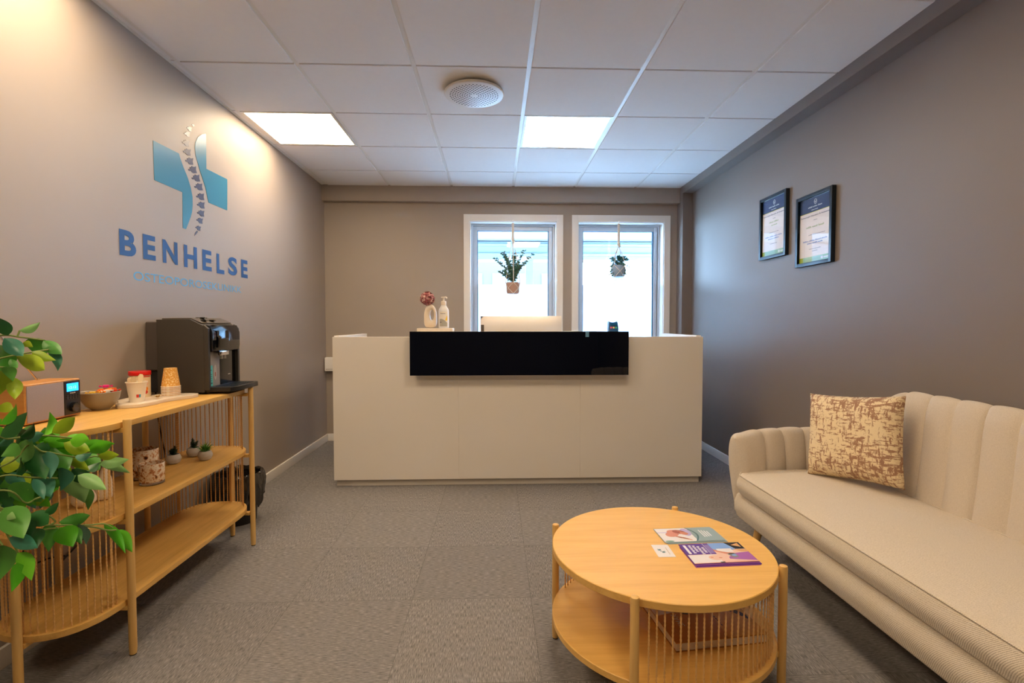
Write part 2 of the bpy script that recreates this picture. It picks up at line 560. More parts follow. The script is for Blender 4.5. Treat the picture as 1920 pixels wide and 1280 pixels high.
# round perforated air vent
vx, vy = -.118, 2.925
t = thing('ceiling_vent', 'round white perforated air vent in the ceiling', 'air vent', (vx, vy, ZC))
MB().lathe([(.118, 0), (.118, -.014), (.122, -.018), (.122, -.022), (.118, -.026), (.112, -.026), (.112, 0)], (vx, vy, ZC), 48, cap=False).build('collar', GRID, t)
MB().lathe([(.10, -.020), (.166, -.020), (.170, -.024), (.171, -.028), (.167, -.034), (.160, -.036), (.001, -.036)], (vx, vy, ZC), 64, cap=False).build('faceplate', GRID, t)
h = MB()
for rg in range(1, 10):
    r = .014 + rg * .0135; n = 6 + rg * 4
    for k in range(n):
        a = 2 * pi * (k + .5 * (rg % 2)) / n
        cx, cy = vx + r * cos(a), vy + r * sin(a)
        h.add([(cx + .0046 * cos(q * pi / 4), cy + .0046 * sin(q * pi / 4), ZC - .0363) for q in range(8)], [tuple(range(8))])
h.build('hole_pattern', mat('vent_hole', '2A2A30', .8, var=.01), t, smooth=False)

# windows
for k, (a, b) in enumerate(WIN):
    w = bpy.data.objects.new('window_%d' % (k + 1), None); COL.objects.link(w); w.location = ((a + b) / 2, YB, WZ0); w['kind'] = 'structure'
    cs = MB(); tw = .062
    cs.box((a - tw, YB - .014, WZ0 - .06), (a, YB, WZ1 + tw + .006), .002); cs.box((b, YB - .014, WZ0 - .06), (b + tw, YB, WZ1 + tw + .006), .002)
    cs.box((a, YB - .0139, WZ1), (b, YB, WZ1 + tw + .006), .002); cs.box((a, YB - .03, WZ0 - .03), (b, YB, WZ0), .003)
    cs.build('casing', WHITE, w)
    lin_ = MB()
    D = YB + .15
    lin_.box((a, YB, WZ0), (a + .006, D, WZ1)); lin_.box((b - .006, YB, WZ0), (b, D, WZ1))
    lin_.box((a, YB, WZ1 - .006), (b, D, WZ1)); lin_.box((a, YB - .02, WZ0), (b, D, WZ0 + .012))
    lin_.build('reveal_lining', WHITE, w)
    fr = MB(); fw = .042
    def ring(mb, x0, x1, z0, z1, wd, y0, y1, bev=.004):
        mb.box((x0, y0, z0), (x0 + wd, y1, z1), bev); mb.box((x1 - wd, y0, z0), (x1, y1, z1), bev)
        mb.box((x0 + wd, y0, z1 - wd), (x1 - wd, y1, z1), bev); mb.box((x0 + wd, y0, z0), (x1 - wd, y1, z0 + wd), bev)
    ring(fr, a + .006, b - .006, WZ0 + .012, WZ1 - .006, .022, YB + .10, YB + .17)
    fr.build('outer_frame', PVC, w)
    sa = MB(); ring(sa, a + .026, b - .026, WZ0 + .034, WZ1 - .028, fw, YB + .112, YB + .165, .006)
    sa.build('sash', PVC, w)
    ga = MB(); ring(ga, a + .026 + fw, b - .026 - fw, WZ0 + .034 + fw, WZ1 - .028 - fw, .006, YB + .125, YB + .16, 0)
    ga.build('gasket', mat('blue_grey_gasket', '2F6F9E', .4, var=.02), w)
    gx0, gx1, gz0, gz1 = a + .026 + fw, b - .026 - fw, WZ0 + .034 + fw, WZ1 - .028 - fw
    MB().box((gx0, YB + .14, gz0), (gx1, YB + .144, gz1)).build('pane', GLASS, w, smooth=False)
    MB().box((gx0, YB + .1365, gz0), (gx1, YB + .1375, 1.559)).build('frosted_film', FILM, w, smooth=False)
    hd = MB().box((b - .052, YB + .10, 2.02), (b - .034, YB + .112, 2.10), .003).cyl((b - .043, YB + .10, 2.09), (b - .043, YB + .092, 2.09), .005)
    hd.build('sash_latch', PVC, w)

# low panel heater on the back wall
t = thing('panel_heater', 'long low white panel heater on the back wall, mostly behind the desk', 'heater', (0, YB, .70))
MB().box((-1.66, 4.925, .70), (1.3, 4.985, .832), .004).box((-1.655, 4.922, .808), (1.295, 4.926, .811)).build('casing', WHITE, t)
v_ = MB()
for i in range(26): v_.box((-1.648 + i * .011, 4.9235, .713), (-1.644 + i * .011, 4.9255, .722))
v_.build('vent_slots', mat('heater_slot', '6E6258', .7, var=.02), t)
MB().box((-1.4, 4.98, .72), (1.1, YB, .80)).build('bracket', WHITE, t)

# ------------------------------------------------------------------ outside the windows
CONO = mat('outside_blue_paint', '667480', .7, var=.03)
struct('trim_4', MB().box((-6, 3.4 + 5.1, 2.247), (8, 8.9, 2.545)).box((-6, 8.44, 2.30), (8, 8.5, 2.34)).box((-6, 8.44, 2.46), (8, 8.5, 2.50)), CONO)
struct('trim_5', MB().box((-6, 5.22, 2.56), (8, 8.9, 2.66)), mat('outside_soffit', '7A7E80', .8, var=.01))
struct('trim_6', MB().box((-20, 5.22, -.6), (22, 40, -.5)), mat('outside_paving', 'AEB2B4', .9, var=.08))
for x0, wd in ((.52, .13), (2.02, .17)):
    o = MB().box((x0, 8.5, -.5), (x0 + wd, 8.66, 2.25), .01)
    single('canopy_column', o, CONO, 'pale blue column outside, seen through the ' + ('left' if x0 < 1 else 'right') + ' window', 'column', (x0, 8.5, -.5), 'canopy columns outside')
t = thing('building', 'pale brick building with rows of white windows, seen through the left window', 'building', (0, 22, -.5))
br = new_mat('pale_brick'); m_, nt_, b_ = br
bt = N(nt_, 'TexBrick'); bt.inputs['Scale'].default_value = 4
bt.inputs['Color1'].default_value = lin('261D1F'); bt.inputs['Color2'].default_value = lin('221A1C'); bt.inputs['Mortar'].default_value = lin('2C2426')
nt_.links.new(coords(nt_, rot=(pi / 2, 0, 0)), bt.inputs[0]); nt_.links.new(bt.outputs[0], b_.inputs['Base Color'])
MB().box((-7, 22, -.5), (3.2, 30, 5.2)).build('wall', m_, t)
for i in range(9):
    for zz in (2.3, .2):
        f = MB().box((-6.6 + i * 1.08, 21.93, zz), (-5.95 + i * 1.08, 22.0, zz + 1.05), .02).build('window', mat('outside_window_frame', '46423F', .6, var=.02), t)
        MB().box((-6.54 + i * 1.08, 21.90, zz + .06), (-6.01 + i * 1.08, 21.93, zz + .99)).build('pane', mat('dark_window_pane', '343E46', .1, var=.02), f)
MB().cyl((-.62, 15, -.5), (-.5, 15, 5), .045).build('downpipe', CONO, t)
# ------------------------------------------------------------------ traced outlines (metres)
CROSS_LEFT=[(2.5372, 2.0553), (2.737, 2.0597), (2.7494, 2.0348), (2.775, 1.9969), (2.8081, 1.956), (2.8346, 1.9078), (2.8486, 1.8596), (2.8484, 1.8162), (2.841, 1.7756), (2.8285, 1.747), (2.8057, 1.7079), (2.7834, 1.6712), (2.756, 1.6728), (2.7604, 1.8627), (2.5391, 1.8652)]
CROSS_RIGHT=[(2.9923, 2.2583), (2.9895, 2.0566), (3.2158, 2.0613), (3.2084, 1.8666), (3.0047, 1.8667), (2.9929, 1.8958), (2.9786, 1.9375), (2.9565, 1.9765), (2.9274, 2.0216), (2.9063, 2.0637), (2.8882, 2.0973), (2.8824, 2.139), (2.8881, 2.1714), (2.9118, 2.2089), (2.951, 2.2393)]
VERTEBRAE=[[(2.8711, 2.2667), (2.8769, 2.2654), (2.8847, 2.2675), (2.8785, 2.2593), (2.8766, 2.2521), (2.8666, 2.251), (2.863, 2.2528), (2.8631, 2.2555), (2.8563, 2.2556), (2.8564, 2.259), (2.8627, 2.2603), (2.8645, 2.2642), (2.8683, 2.2635)], [(2.8356, 2.2401), (2.8473, 2.2389), (2.8619, 2.244), (2.8528, 2.229), (2.8518, 2.2162), (2.8327, 2.2128), (2.825, 2.2152), (2.8243, 2.2197), (2.811, 2.2188), (2.81, 2.2246), (2.8217, 2.2279), (2.8237, 2.2347), (2.8314, 2.2344)], [(2.8111, 2.2032), (2.8252, 2.2034), (2.8409, 2.2101), (2.8341, 2.1941), (2.8362, 2.1812), (2.8148, 2.1756), (2.8052, 2.1771), (2.8032, 2.1815), (2.7879, 2.1791), (2.7852, 2.1848), (2.7981, 2.1895), (2.7987, 2.1965), (2.8077, 2.197)], [(2.7981, 2.1537), (2.8144, 2.1533), (2.8329, 2.1607), (2.8244, 2.1418), (2.8263, 2.1264), (2.8012, 2.1206), (2.7901, 2.1228), (2.788, 2.1282), (2.7702, 2.126), (2.7674, 2.1328), (2.7824, 2.1379), (2.7834, 2.1462), (2.7939, 2.1464)], [(2.8055, 2.109), (2.8235, 2.1092), (2.8431, 2.1175), (2.8358, 2.0978), (2.8397, 2.082), (2.8126, 2.0751), (2.8001, 2.077), (2.7972, 2.0825), (2.7778, 2.0796), (2.774, 2.0865), (2.79, 2.0922), (2.7902, 2.1008), (2.8017, 2.1014)], [(2.8237, 2.0675), (2.8432, 2.0679), (2.864, 2.0768), (2.8572, 2.0561), (2.8623, 2.0396), (2.8333, 2.0322), (2.8197, 2.0341), (2.8162, 2.0398), (2.7954, 2.0366), (2.7908, 2.0437), (2.8078, 2.0498), (2.8076, 2.0588), (2.82, 2.0595)], [(2.8462, 2.0276), (2.8678, 2.0297), (2.8888, 2.0401), (2.8863, 2.0195), (2.896, 2.004), (2.8654, 1.9942), (2.8497, 1.9948), (2.8445, 2.0), (2.8221, 1.9951), (2.8153, 2.0017), (2.8328, 2.0091), (2.8303, 2.0177), (2.844, 2.0195)], [(2.8747, 1.9901), (2.8968, 1.9922), (2.9179, 2.0026), (2.9161, 1.9821), (2.9267, 1.9666), (2.8956, 1.9568), (2.8795, 1.9574), (2.874, 1.9626), (2.8511, 1.9577), (2.8439, 1.9642), (2.8616, 1.9716), (2.8588, 1.9802), (2.8727, 1.982)], [(2.8999, 1.9496), (2.9223, 1.9507), (2.9446, 1.9604), (2.9408, 1.9391), (2.9499, 1.9225), (2.9178, 1.9139), (2.9017, 1.9154), (2.8967, 1.921), (2.8733, 1.9171), (2.8667, 1.9242), (2.8851, 1.931), (2.883, 1.9402), (2.8972, 1.9413)], [(2.9161, 1.8985), (2.9375, 1.8987), (2.9593, 1.9074), (2.9546, 1.8867), (2.9624, 1.8701), (2.9313, 1.8629), (2.916, 1.865), (2.9114, 1.8707), (2.8888, 1.8677), (2.8829, 1.8749), (2.9009, 1.8809), (2.8994, 1.8899), (2.913, 1.8905)], [(2.9228, 1.8525), (2.9429, 1.8515), (2.9642, 1.8587), (2.9576, 1.8388), (2.9631, 1.8221), (2.9333, 1.8168), (2.9192, 1.8197), (2.9156, 1.8255), (2.8942, 1.8238), (2.8893, 1.8312), (2.9068, 1.8361), (2.9063, 1.845), (2.9191, 1.8448)], [(2.9211, 1.8049), (2.9398, 1.8031), (2.9601, 1.8092), (2.9526, 1.7903), (2.9566, 1.7741), (2.9285, 1.7703), (2.9156, 1.7736), (2.9126, 1.7793), (2.8924, 1.7786), (2.8884, 1.7859), (2.905, 1.7899), (2.9052, 1.7984), (2.9171, 1.7977)], [(2.9111, 1.7599), (2.927, 1.7573), (2.945, 1.7618), (2.9367, 1.7452), (2.9386, 1.7304), (2.9141, 1.7284), (2.9033, 1.732), (2.9013, 1.7373), (2.8839, 1.7377), (2.8811, 1.7445), (2.8958, 1.7472), (2.8968, 1.7549), (2.907, 1.7536)], [(2.8962, 1.7123), (2.9085, 1.7094), (2.923, 1.7122), (2.915, 1.699), (2.9152, 1.6868), (2.8958, 1.6863), (2.8876, 1.6897), (2.8865, 1.6942), (2.8728, 1.6953), (2.8713, 1.701), (2.8831, 1.7026), (2.8845, 1.7088), (2.8925, 1.7073)], [(2.8844, 1.6822), (2.8917, 1.6765), (2.8778, 1.6634), (2.858, 1.6485), (2.8661, 1.6674)]]
# big letters: char, Y0, Y1, z0, z1
BIG=[('B', 2.2963, 2.4008, 1.4678, 1.5834), ('E', 2.4461, 2.5344, 1.4693, 1.5873), ('N', 2.587, 2.706, 1.4685, 1.5856), ('H', 2.7595, 2.8779, 1.4661, 1.5863), ('E', 2.9293, 3.0218, 1.4676, 1.5859), ('L', 3.0752, 3.1593, 1.4644, 1.5822), ('S', 3.205, 3.3146, 1.4686, 1.5833), ('E', 3.365, 3.4513, 1.4655, 1.5846)]
SMALL=(2.3782,3.3635,1.3621,1.4038)  # (3.3626, 1.3606) (3.3642, 1.4022)
LEAVES=[(-1.146,1.218,1.133,-1.156,1.203,1.171,0.027,0),(-1.146,1.246,1.144,-1.092,1.234,1.161,0.021,3),(-1.139,1.2,1.127,-1.103,1.2,1.091,0.032,1),(-1.166,1.293,1.124,-1.158,1.313,1.075,0.047,2),(-1.144,1.307,1.118,-1.098,1.298,1.088,0.029,2),(-1.128,1.303,1.095,-1.103,1.296,1.049,0.025,1),(-1.138,1.227,1.083,-1.068,1.212,1.056,0.033,4),(-1.127,1.255,1.09,-1.101,1.281,1.072,0.024,4),(-1.184,1.245,1.107,-1.213,1.265,1.052,0.045,2),(-1.178,1.254,1.074,-1.154,1.244,1.056,0.015,2),(-1.156,1.214,1.059,-1.148,1.225,1.029,0.026,2),(-1.183,1.234,1.049,-1.206,1.257,0.997,0.036,4),(-1.183,1.262,1.031,-1.163,1.247,0.985,0.028,4),(-1.178,1.226,0.967,-1.164,1.24,0.952,0.024,4),(-1.174,1.22,0.922,-1.129,1.209,0.967,0.027,5),(-1.173,1.218,0.894,-1.103,1.203,0.945,0.038,0),(-1.159,1.321,0.872,-1.167,1.344,0.92,0.029,5),(-1.132,1.308,0.882,-1.076,1.303,0.917,0.032,4),(-1.136,1.352,0.86,-1.087,1.36,0.849,0.03,5),(-1.159,1.314,0.864,-1.124,1.337,0.841,0.026,5),(-1.155,1.263,0.878,-1.119,1.264,0.888,0.025,1),(-1.108,1.351,0.84,-1.023,1.353,0.842,0.026,5),(-1.141,1.232,0.888,-1.106,1.227,0.92,0.033,0),(-1.18,1.249,1.108,-1.146,1.232,1.101,0.018,4),(-1.124,1.231,1.116,-1.116,1.243,1.106,0.015,4),(-1.137,1.26,0.872,-1.205,1.267,0.814,0.046,3),(-1.116,1.323,0.853,-1.057,1.321,0.834,0.033,4),(-1.158,1.332,0.842,-1.11,1.322,0.791,0.048,2),(-1.131,1.293,0.838,-1.118,1.283,0.781,0.033,1),(-1.161,1.275,0.843,-1.121,1.269,0.785,0.043,0),(-1.153,1.244,0.833,-1.186,1.262,0.785,0.035,0),(-1.112,1.312,0.791,-1.123,1.32,0.737,0.04,1),(-1.173,1.3,0.776,-1.124,1.285,0.732,0.04,1),(-1.128,1.248,0.782,-1.099,1.24,0.741,0.021,1),(-1.128,1.346,0.808,-1.088,1.357,0.775,0.023,4),(-1.078,1.347,0.824,-1.016,1.343,0.844,0.03,5),(-1.061,1.362,0.807,-1.015,1.364,0.809,0.023,4),(-1.053,1.358,0.786,-0.998,1.372,0.793,0.027,3),(-1.094,1.407,0.777,-1.042,1.434,0.744,0.024,3),(-1.125,1.35,0.757,-1.117,1.378,0.687,0.057,3),(-1.08,1.319,0.769,-1.014,1.313,0.738,0.033,3),(-1.119,1.386,0.722,-1.126,1.405,0.656,0.035,2),(-1.087,1.359,0.767,-1.081,1.386,0.78,0.023,0),(-1.176,1.248,0.773,-1.159,1.269,0.716,0.045,2),(-1.166,1.214,0.724,-1.119,1.203,0.665,0.058,2),(-1.187,1.217,0.711,-1.135,1.203,0.704,0.02,3),(-1.162,1.24,0.719,-1.162,1.268,0.698,0.017,2),(-1.148,1.259,0.691,-1.093,1.24,0.677,0.035,0),(-1.121,1.263,0.69,-1.076,1.251,0.718,0.021,0),(-1.144,1.334,0.64,-1.072,1.332,0.656,0.03,2),(-1.165,1.223,0.648,-1.095,1.208,0.632,0.031,1),(-1.21,1.253,0.617,-1.22,1.254,0.541,0.046,2),(-1.155,1.231,0.607,-1.112,1.214,0.557,0.038,5),(-1.147,1.222,0.587,-1.15,1.211,0.532,0.031,5),(-1.151,1.309,0.646,-1.139,1.296,0.59,0.04,2),(-1.105,1.291,0.643,-1.082,1.296,0.599,0.047,5),(-1.094,1.335,0.635,-1.103,1.365,0.575,0.034,1),(-1.098,1.313,0.634,-1.079,1.319,0.595,0.026,2),(-1.086,1.408,0.606,-1.037,1.408,0.534,0.024,5),(-1.078,1.441,0.574,-1.044,1.445,0.517,0.032,5),(-1.143,1.256,0.655,-1.133,1.257,0.614,0.035,0),(-1.138,1.231,0.687,-1.125,1.232,0.649,0.031,0),(-1.093,1.329,0.812,-1.074,1.353,0.816,0.022,1),(-1.142,1.333,0.858,-1.113,1.338,0.82,0.034,5),(-1.135,1.223,0.871,-1.164,1.216,0.85,0.031,2),(-1.097,1.32,0.86,-1.048,1.31,0.865,0.033,5),(-1.236,1.262,0.717,-1.24,1.291,0.678,0.042,2),(-1.236,1.418,0.865,-1.274,1.415,0.834,0.047,2),(-1.216,1.328,0.743,-1.261,1.356,0.694,0.044,2),(-1.237,1.403,0.868,-1.214,1.417,0.839,0.047,5),(-1.223,1.318,0.788,-1.286,1.342,0.756,0.042,0),(-1.272,1.268,0.729,-1.283,1.289,0.669,0.036,0),(-1.219,1.342,0.708,-1.197,1.365,0.675,0.03,5),(-1.183,1.321,0.863,-1.206,1.305,0.828,0.037,0),(-1.181,1.437,0.758,-1.152,1.421,0.703,0.038,4),(-1.3,1.296,0.762,-1.275,1.308,0.727,0.035,4),(-1.127,1.36,0.773,-1.092,1.365,0.737,0.035,0),(-1.188,1.245,0.794,-1.164,1.264,0.76,0.027,1),(-1.25,1.391,0.754,-1.312,1.402,0.745,0.035,0),(-1.206,1.366,0.742,-1.249,1.385,0.682,0.037,2),(-1.192,1.33,0.791,-1.166,1.341,0.746,0.035,5),(-1.196,1.354,0.742,-1.198,1.338,0.691,0.032,4),(-1.264,1.34,0.674,-1.248,1.346,0.625,0.034,1),(-1.266,1.33,0.706,-1.247,1.348,0.675,0.045,5),(-1.234,1.389,0.719,-1.259,1.413,0.658,0.044,1),(-1.291,1.324,0.783,-1.309,1.349,0.731,0.041,2),(-1.235,1.313,0.806,-1.22,1.316,0.766,0.035,0),(-1.262,1.343,0.801,-1.207,1.338,0.793,0.036,5),(-1.286,1.28,0.847,-1.262,1.264,0.799,0.042,4),(-1.296,1.303,0.889,-1.345,1.309,0.859,0.038,5),(-1.307,1.32,0.874,-1.272,1.331,0.863,0.03,0),(-1.218,1.368,0.845,-1.202,1.383,0.803,0.031,5),(-1.186,1.359,0.757,-1.22,1.347,0.76,0.044,2),(-1.159,1.384,0.758,-1.191,1.365,0.754,0.037,0),(-1.309,1.316,0.704,-1.314,1.34,0.657,0.037,2),(-1.267,1.36,0.715,-1.239,1.369,0.672,0.041,1),(-1.269,1.264,0.772,-1.244,1.276,0.746,0.037,2),(-1.292,1.327,0.697,-1.303,1.311,0.666,0.043,5),(-1.283,1.316,0.825,-1.234,1.314,0.791,0.029,1),(-1.276,1.263,0.752,-1.322,1.26,0.753,0.037,0),(-1.178,1.314,0.865,-1.218,1.336,0.815,0.043,4),(-1.203,1.344,0.745,-1.14,1.336,0.741,0.029,2),(-1.156,1.331,0.813,-1.121,1.36,0.799,0.039,2),(-1.22,1.266,0.755,-1.211,1.268,0.706,0.034,0),(-1.152,1.406,0.796,-1.093,1.399,0.765,0.047,2),(-1.211,1.323,0.888,-1.241,1.35,0.839,0.044,0),(-1.273,1.311,0.849,-1.297,1.3,0.812,0.039,0),(-1.24,1.27,0.721,-1.213,1.287,0.678,0.032,2),(-1.196,1.357,0.826,-1.269,1.386,0.79,0.042,4),(-1.267,1.283,0.856,-1.236,1.309,0.834,0.039,0),(-1.204,1.362,0.77,-1.17,1.36,0.725,0.036,2),(-1.28,1.29,0.853,-1.285,1.297,0.804,0.031,2),(-1.234,1.233,0.866,-1.214,1.255,0.859,0.035,0),(-1.254,1.366,0.877,-1.273,1.363,0.827,0.036,0),(-1.289,1.256,0.758,-1.333,1.251,0.744,0.042,5),(-1.217,1.334,0.851,-1.25,1.325,0.82,0.039,5),(-1.206,1.335,0.748,-1.161,1.324,0.714,0.032,5),(-1.269,1.331,0.738,-1.31,1.312,0.729,0.044,1),(-1.31,1.318,0.767,-1.31,1.347,0.719,0.042,0),(-1.324,1.328,0.731,-1.341,1.311,0.716,0.042,4),(-1.257,1.27,0.769,-1.289,1.285,0.713,0.032,5),(-1.213,1.258,0.818,-1.177,1.271,0.813,0.041,4),(-1.362,1.34,0.847,-1.414,1.37,0.801,0.032,5),(-1.303,1.277,0.904,-1.305,1.265,0.863,0.034,0),(-1.32,1.34,0.732,-1.287,1.346,0.714,0.031,0),(-1.216,1.324,0.742,-1.171,1.312,0.709,0.038,2),(-1.25,1.337,0.822,-1.29,1.339,0.78,0.037,2),(-1.23,1.366,0.88,-1.315,1.394,0.854,0.034,2),(-1.238,1.332,0.817,-1.265,1.343,0.772,0.034,1),(-1.24,1.276,0.715,-1.222,1.278,0.68,0.031,1),(-1.15,1.406,0.802,-1.216,1.432,0.79,0.047,5),(-1.196,1.262,0.767,-1.255,1.281,0.729,0.042,2),(-1.24,1.236,0.901,-1.182,1.235,0.899,0.033,5),(-1.307,1.312,0.82,-1.285,1.328,0.789,0.032,1),(-1.18,1.254,0.89,-1.214,1.256,0.864,0.027,1),(-1.254,1.314,0.692,-1.281,1.299,0.673,0.033,4),(-1.169,1.336,0.791,-1.171,1.322,0.741,0.038,2),(-1.194,1.308,0.78,-1.208,1.331,0.719,0.039,2),(-1.282,1.349,0.792,-1.336,1.351,0.764,0.031,4),(-1.234,1.295,0.703,-1.243,1.303,0.659,0.033,0),(-1.212,1.396,0.795,-1.265,1.389,0.795,0.044,0),(-1.215,1.361,0.843,-1.227,1.343,0.814,0.029,5),(-1.263,1.269,0.727,-1.224,1.254,0.692,0.032,0),(-1.143,1.316,0.84,-1.184,1.306,0.835,0.037,0),(-1.156,1.351,0.837,-1.119,1.368,0.828,0.035,2),(-1.184,1.347,0.745,-1.174,1.331,0.712,0.046,5),(-1.218,1.396,0.868,-1.245,1.418,0.815,0.047,4),(-1.172,1.338,0.792,-1.155,1.344,0.738,0.03,0),(-1.161,1.399,0.764,-1.204,1.38,0.749,0.038,4),(-1.206,1.28,0.779,-1.164,1.269,0.753,0.042,4),(-1.361,1.239,1.105,-1.32,1.22,1.157,0.03,0),(-1.308,1.236,0.797,-1.321,1.226,0.836,0.032,1),(-1.23,1.212,0.861,-1.26,1.232,0.793,0.029,5),(-1.279,1.248,0.84,-1.275,1.236,0.906,0.039,5),(-1.267,1.247,1.01,-1.217,1.243,1.001,0.039,5),(-1.266,1.21,0.717,-1.337,1.235,0.734,0.038,2),(-1.275,1.233,0.746,-1.248,1.225,0.799,0.032,0),(-1.282,1.195,0.627,-1.324,1.194,0.66,0.037,5),(-1.293,1.231,0.844,-1.332,1.235,0.874,0.036,1),(-1.343,1.208,1.085,-1.336,1.202,1.032,0.031,5),(-1.318,1.235,0.784,-1.287,1.257,0.763,0.03,1),(-1.25,1.193,1.017,-1.261,1.21,1.077,0.029,2),(-1.313,1.234,0.987,-1.329,1.221,0.948,0.037,5),(-1.288,1.212,1.065,-1.272,1.22,1.014,0.041,2),(-1.205,1.194,1.109,-1.24,1.207,1.051,0.036,1),(-1.219,1.216,1.195,-1.23,1.209,1.239,0.038,0),(-1.354,1.223,0.702,-1.339,1.249,0.709,0.041,2),(-1.223,1.2,0.681,-1.233,1.181,0.725,0.038,5),(-1.33,1.241,1.06,-1.374,1.25,1.029,0.037,5),(-1.351,1.248,1.155,-1.408,1.25,1.154,0.035,0),(-1.297,1.221,0.829,-1.342,1.215,0.86,0.037,5),(-1.293,1.208,1.049,-1.34,1.221,1.086,0.035,1),(-1.238,1.194,0.665,-1.299,1.213,0.621,0.038,2),(-1.301,1.226,0.879,-1.304,1.255,0.912,0.032,2),(-1.196,1.203,0.961,-1.247,1.203,0.944,0.035,5),(-1.299,1.202,1.029,-1.248,1.187,0.985,0.034,1),(-1.269,1.21,1.122,-1.292,1.227,1.066,0.03,5),(-1.321,1.195,0.858,-1.283,1.201,0.837,0.037,2),(-1.337,1.198,0.657,-1.374,1.21,0.699,0.037,1),(-1.339,1.246,0.68,-1.295,1.237,0.641,0.033,1),(-1.229,1.245,0.943,-1.279,1.265,0.976,0.03,1),(-1.293,1.245,1.009,-1.364,1.267,1.008,0.033,5),(-1.232,1.234,1.195,-1.27,1.224,1.198,0.035,2),(-1.359,1.246,1.176,-1.372,1.257,1.237,0.03,1),(-1.21,1.209,1.111,-1.211,1.203,1.051,0.029,2),(-1.327,1.248,0.75,-1.303,1.26,0.712,0.033,2),(-1.319,1.194,1.215,-1.258,1.187,1.217,0.038,2),(-1.276,1.219,0.764,-1.269,1.222,0.823,0.034,0),(-1.311,1.23,0.68,-1.319,1.239,0.728,0.029,1),(-1.277,1.199,1.045,-1.245,1.2,1.083,0.037,2),(-1.295,1.225,0.686,-1.268,1.234,0.651,0.034,1),(-1.374,1.234,0.677,-1.427,1.258,0.721,0.038,0),(-1.272,1.2,1.158,-1.215,1.193,1.171,0.041,1),(-1.235,1.215,1.057,-1.285,1.245,0.997,0.036,0),(-1.226,1.217,0.897,-1.184,1.228,0.928,0.031,5)]
STEMS=[[(-1.29, 1.22, 1.117), (-1.167, 1.22, 1.133), (-1.154, 1.249, 1.129), (-1.144, 1.267, 1.125), (-1.13, 1.291, 1.119)], [(-1.269, 1.22, 1.041), (-1.193, 1.22, 1.071), (-1.16, 1.238, 1.083), (-1.149, 1.261, 1.088), (-1.126, 1.3, 1.095)], [(-1.154, 1.249, 1.129), (-1.151, 1.253, 1.144)], [(-1.247, 1.22, 0.964), (-1.175, 1.22, 0.893), (-1.158, 1.256, 0.883), (-1.136, 1.295, 0.878), (-1.115, 1.327, 0.866), (-1.09, 1.363, 0.849)], [(-1.267, 1.22, 0.741), (-1.178, 1.22, 0.797), (-1.154, 1.27, 0.779), (-1.127, 1.315, 0.763)], [(-1.236, 1.22, 0.801), (-1.168, 1.241, 0.828), (-1.153, 1.267, 0.861), (-1.142, 1.288, 0.84), (-1.133, 1.303, 0.833)], [(-1.133, 1.303, 0.833), (-1.111, 1.336, 0.814), (-1.09, 1.364, 0.803), (-1.08, 1.377, 0.803), (-1.068, 1.391, 0.794), (-1.06, 1.402, 0.782), (-1.055, 1.408, 0.763)], [(-1.269, 1.22, 0.681), (-1.181, 1.22, 0.722), (-1.164, 1.259, 0.651), (-1.134, 1.311, 0.634), (-1.092, 1.369, 0.613), (-1.068, 1.397, 0.592), (-1.056, 1.412, 0.586)], [(-1.159, 1.267, 0.66), (-1.134, 1.311, 0.642), (-1.095, 1.364, 0.62), (-1.073, 1.391, 0.612), (-1.061, 1.406, 0.595)], [(-1.236, 1.22, 0.801), (-1.181, 1.22, 0.722), (-1.18, 1.226, 0.677), (-1.177, 1.235, 0.643), (-1.171, 1.249, 0.6), (-1.172, 1.249, 0.575)], [(-1.266, 1.22, 0.771), (-1.211, 1.22, 0.68), (-1.182, 1.224, 0.629)], [(-1.163, 1.259, 0.692), (-1.142, 1.296, 0.674), (-1.133, 1.311, 0.652), (-1.139, 1.303, 0.646)], [(-1.177, 1.226, 0.762), (-1.161, 1.261, 0.719), (-1.151, 1.278, 0.722), (-1.144, 1.29, 0.724)], [(-1.169, 1.22, 1.058), (-1.165, 1.231, 1.039), (-1.161, 1.24, 1.033)]]
# ================================================================== reception desk
DX0, DX1, DY, DT = -1.146, 1.503, 3.566, 1.067
t = thing('reception_desk', 'long white reception desk with a black glass panel on its front', 'reception desk', ((DX0 + DX1) / 2, DY, 0))
seams = [DX0, -.261, .613, DX1]
for i in range(3):
    MB().box((seams[i] + (.0003 if i else 0), DY, .047), (seams[i + 1] - (.0003 if i < 2 else 0), DY + .036, DT), .0006, 1).build('front_panel', LAM, t)
for x0, x1 in ((DX0, DX0 + .036), (DX1 - .036, DX1)):
    MB().box((x0, DY + .0365, .047), (x1, 4.38, DT + .008), .0012, 1).build('side_panel', LAM, t)
PL = mat('desk_plinth', 'C2BBB1', .45, var=.01)
MB().box((DX0 + .12, DY + .02, 0), (DX1 - .012, DY + .05, .0465)).box((DX0 + .012, DY + .025, 0), (DX0 + .045, 4.36, .0465)).box((DX1 - .045, DY + .051, 0), (DX1 - .012, 4.36, .0465)).box((DX0 + .046, DY + .026, 0), (DX0 + .118, DY + .05, .0465)).build('plinth', PL, t)
MB().box((DX0 + .037, DY + .037, .70), (DX1 - .037, 4.37, .735), .001, 1).build('worktop', LAM, t)
MB().box((-.585, DY - .078, 1.083), (.933, DY + .26, 1.102), .001, 1).box((-.56, DY + .037, .80), (-.54, DY + .25, 1.083)).box((.89, DY + .037, .80), (.91, DY + .25, 1.083)).box((-.583, DY - .078, .83), (.931, DY - .002, .85)).build('counter_shelf', LAM, t)
MB().box((-.590, DY - .088, .8006), (.938, DY - .080, 1.1064), .0008, 1).build('glass_front', BLACKG, t)
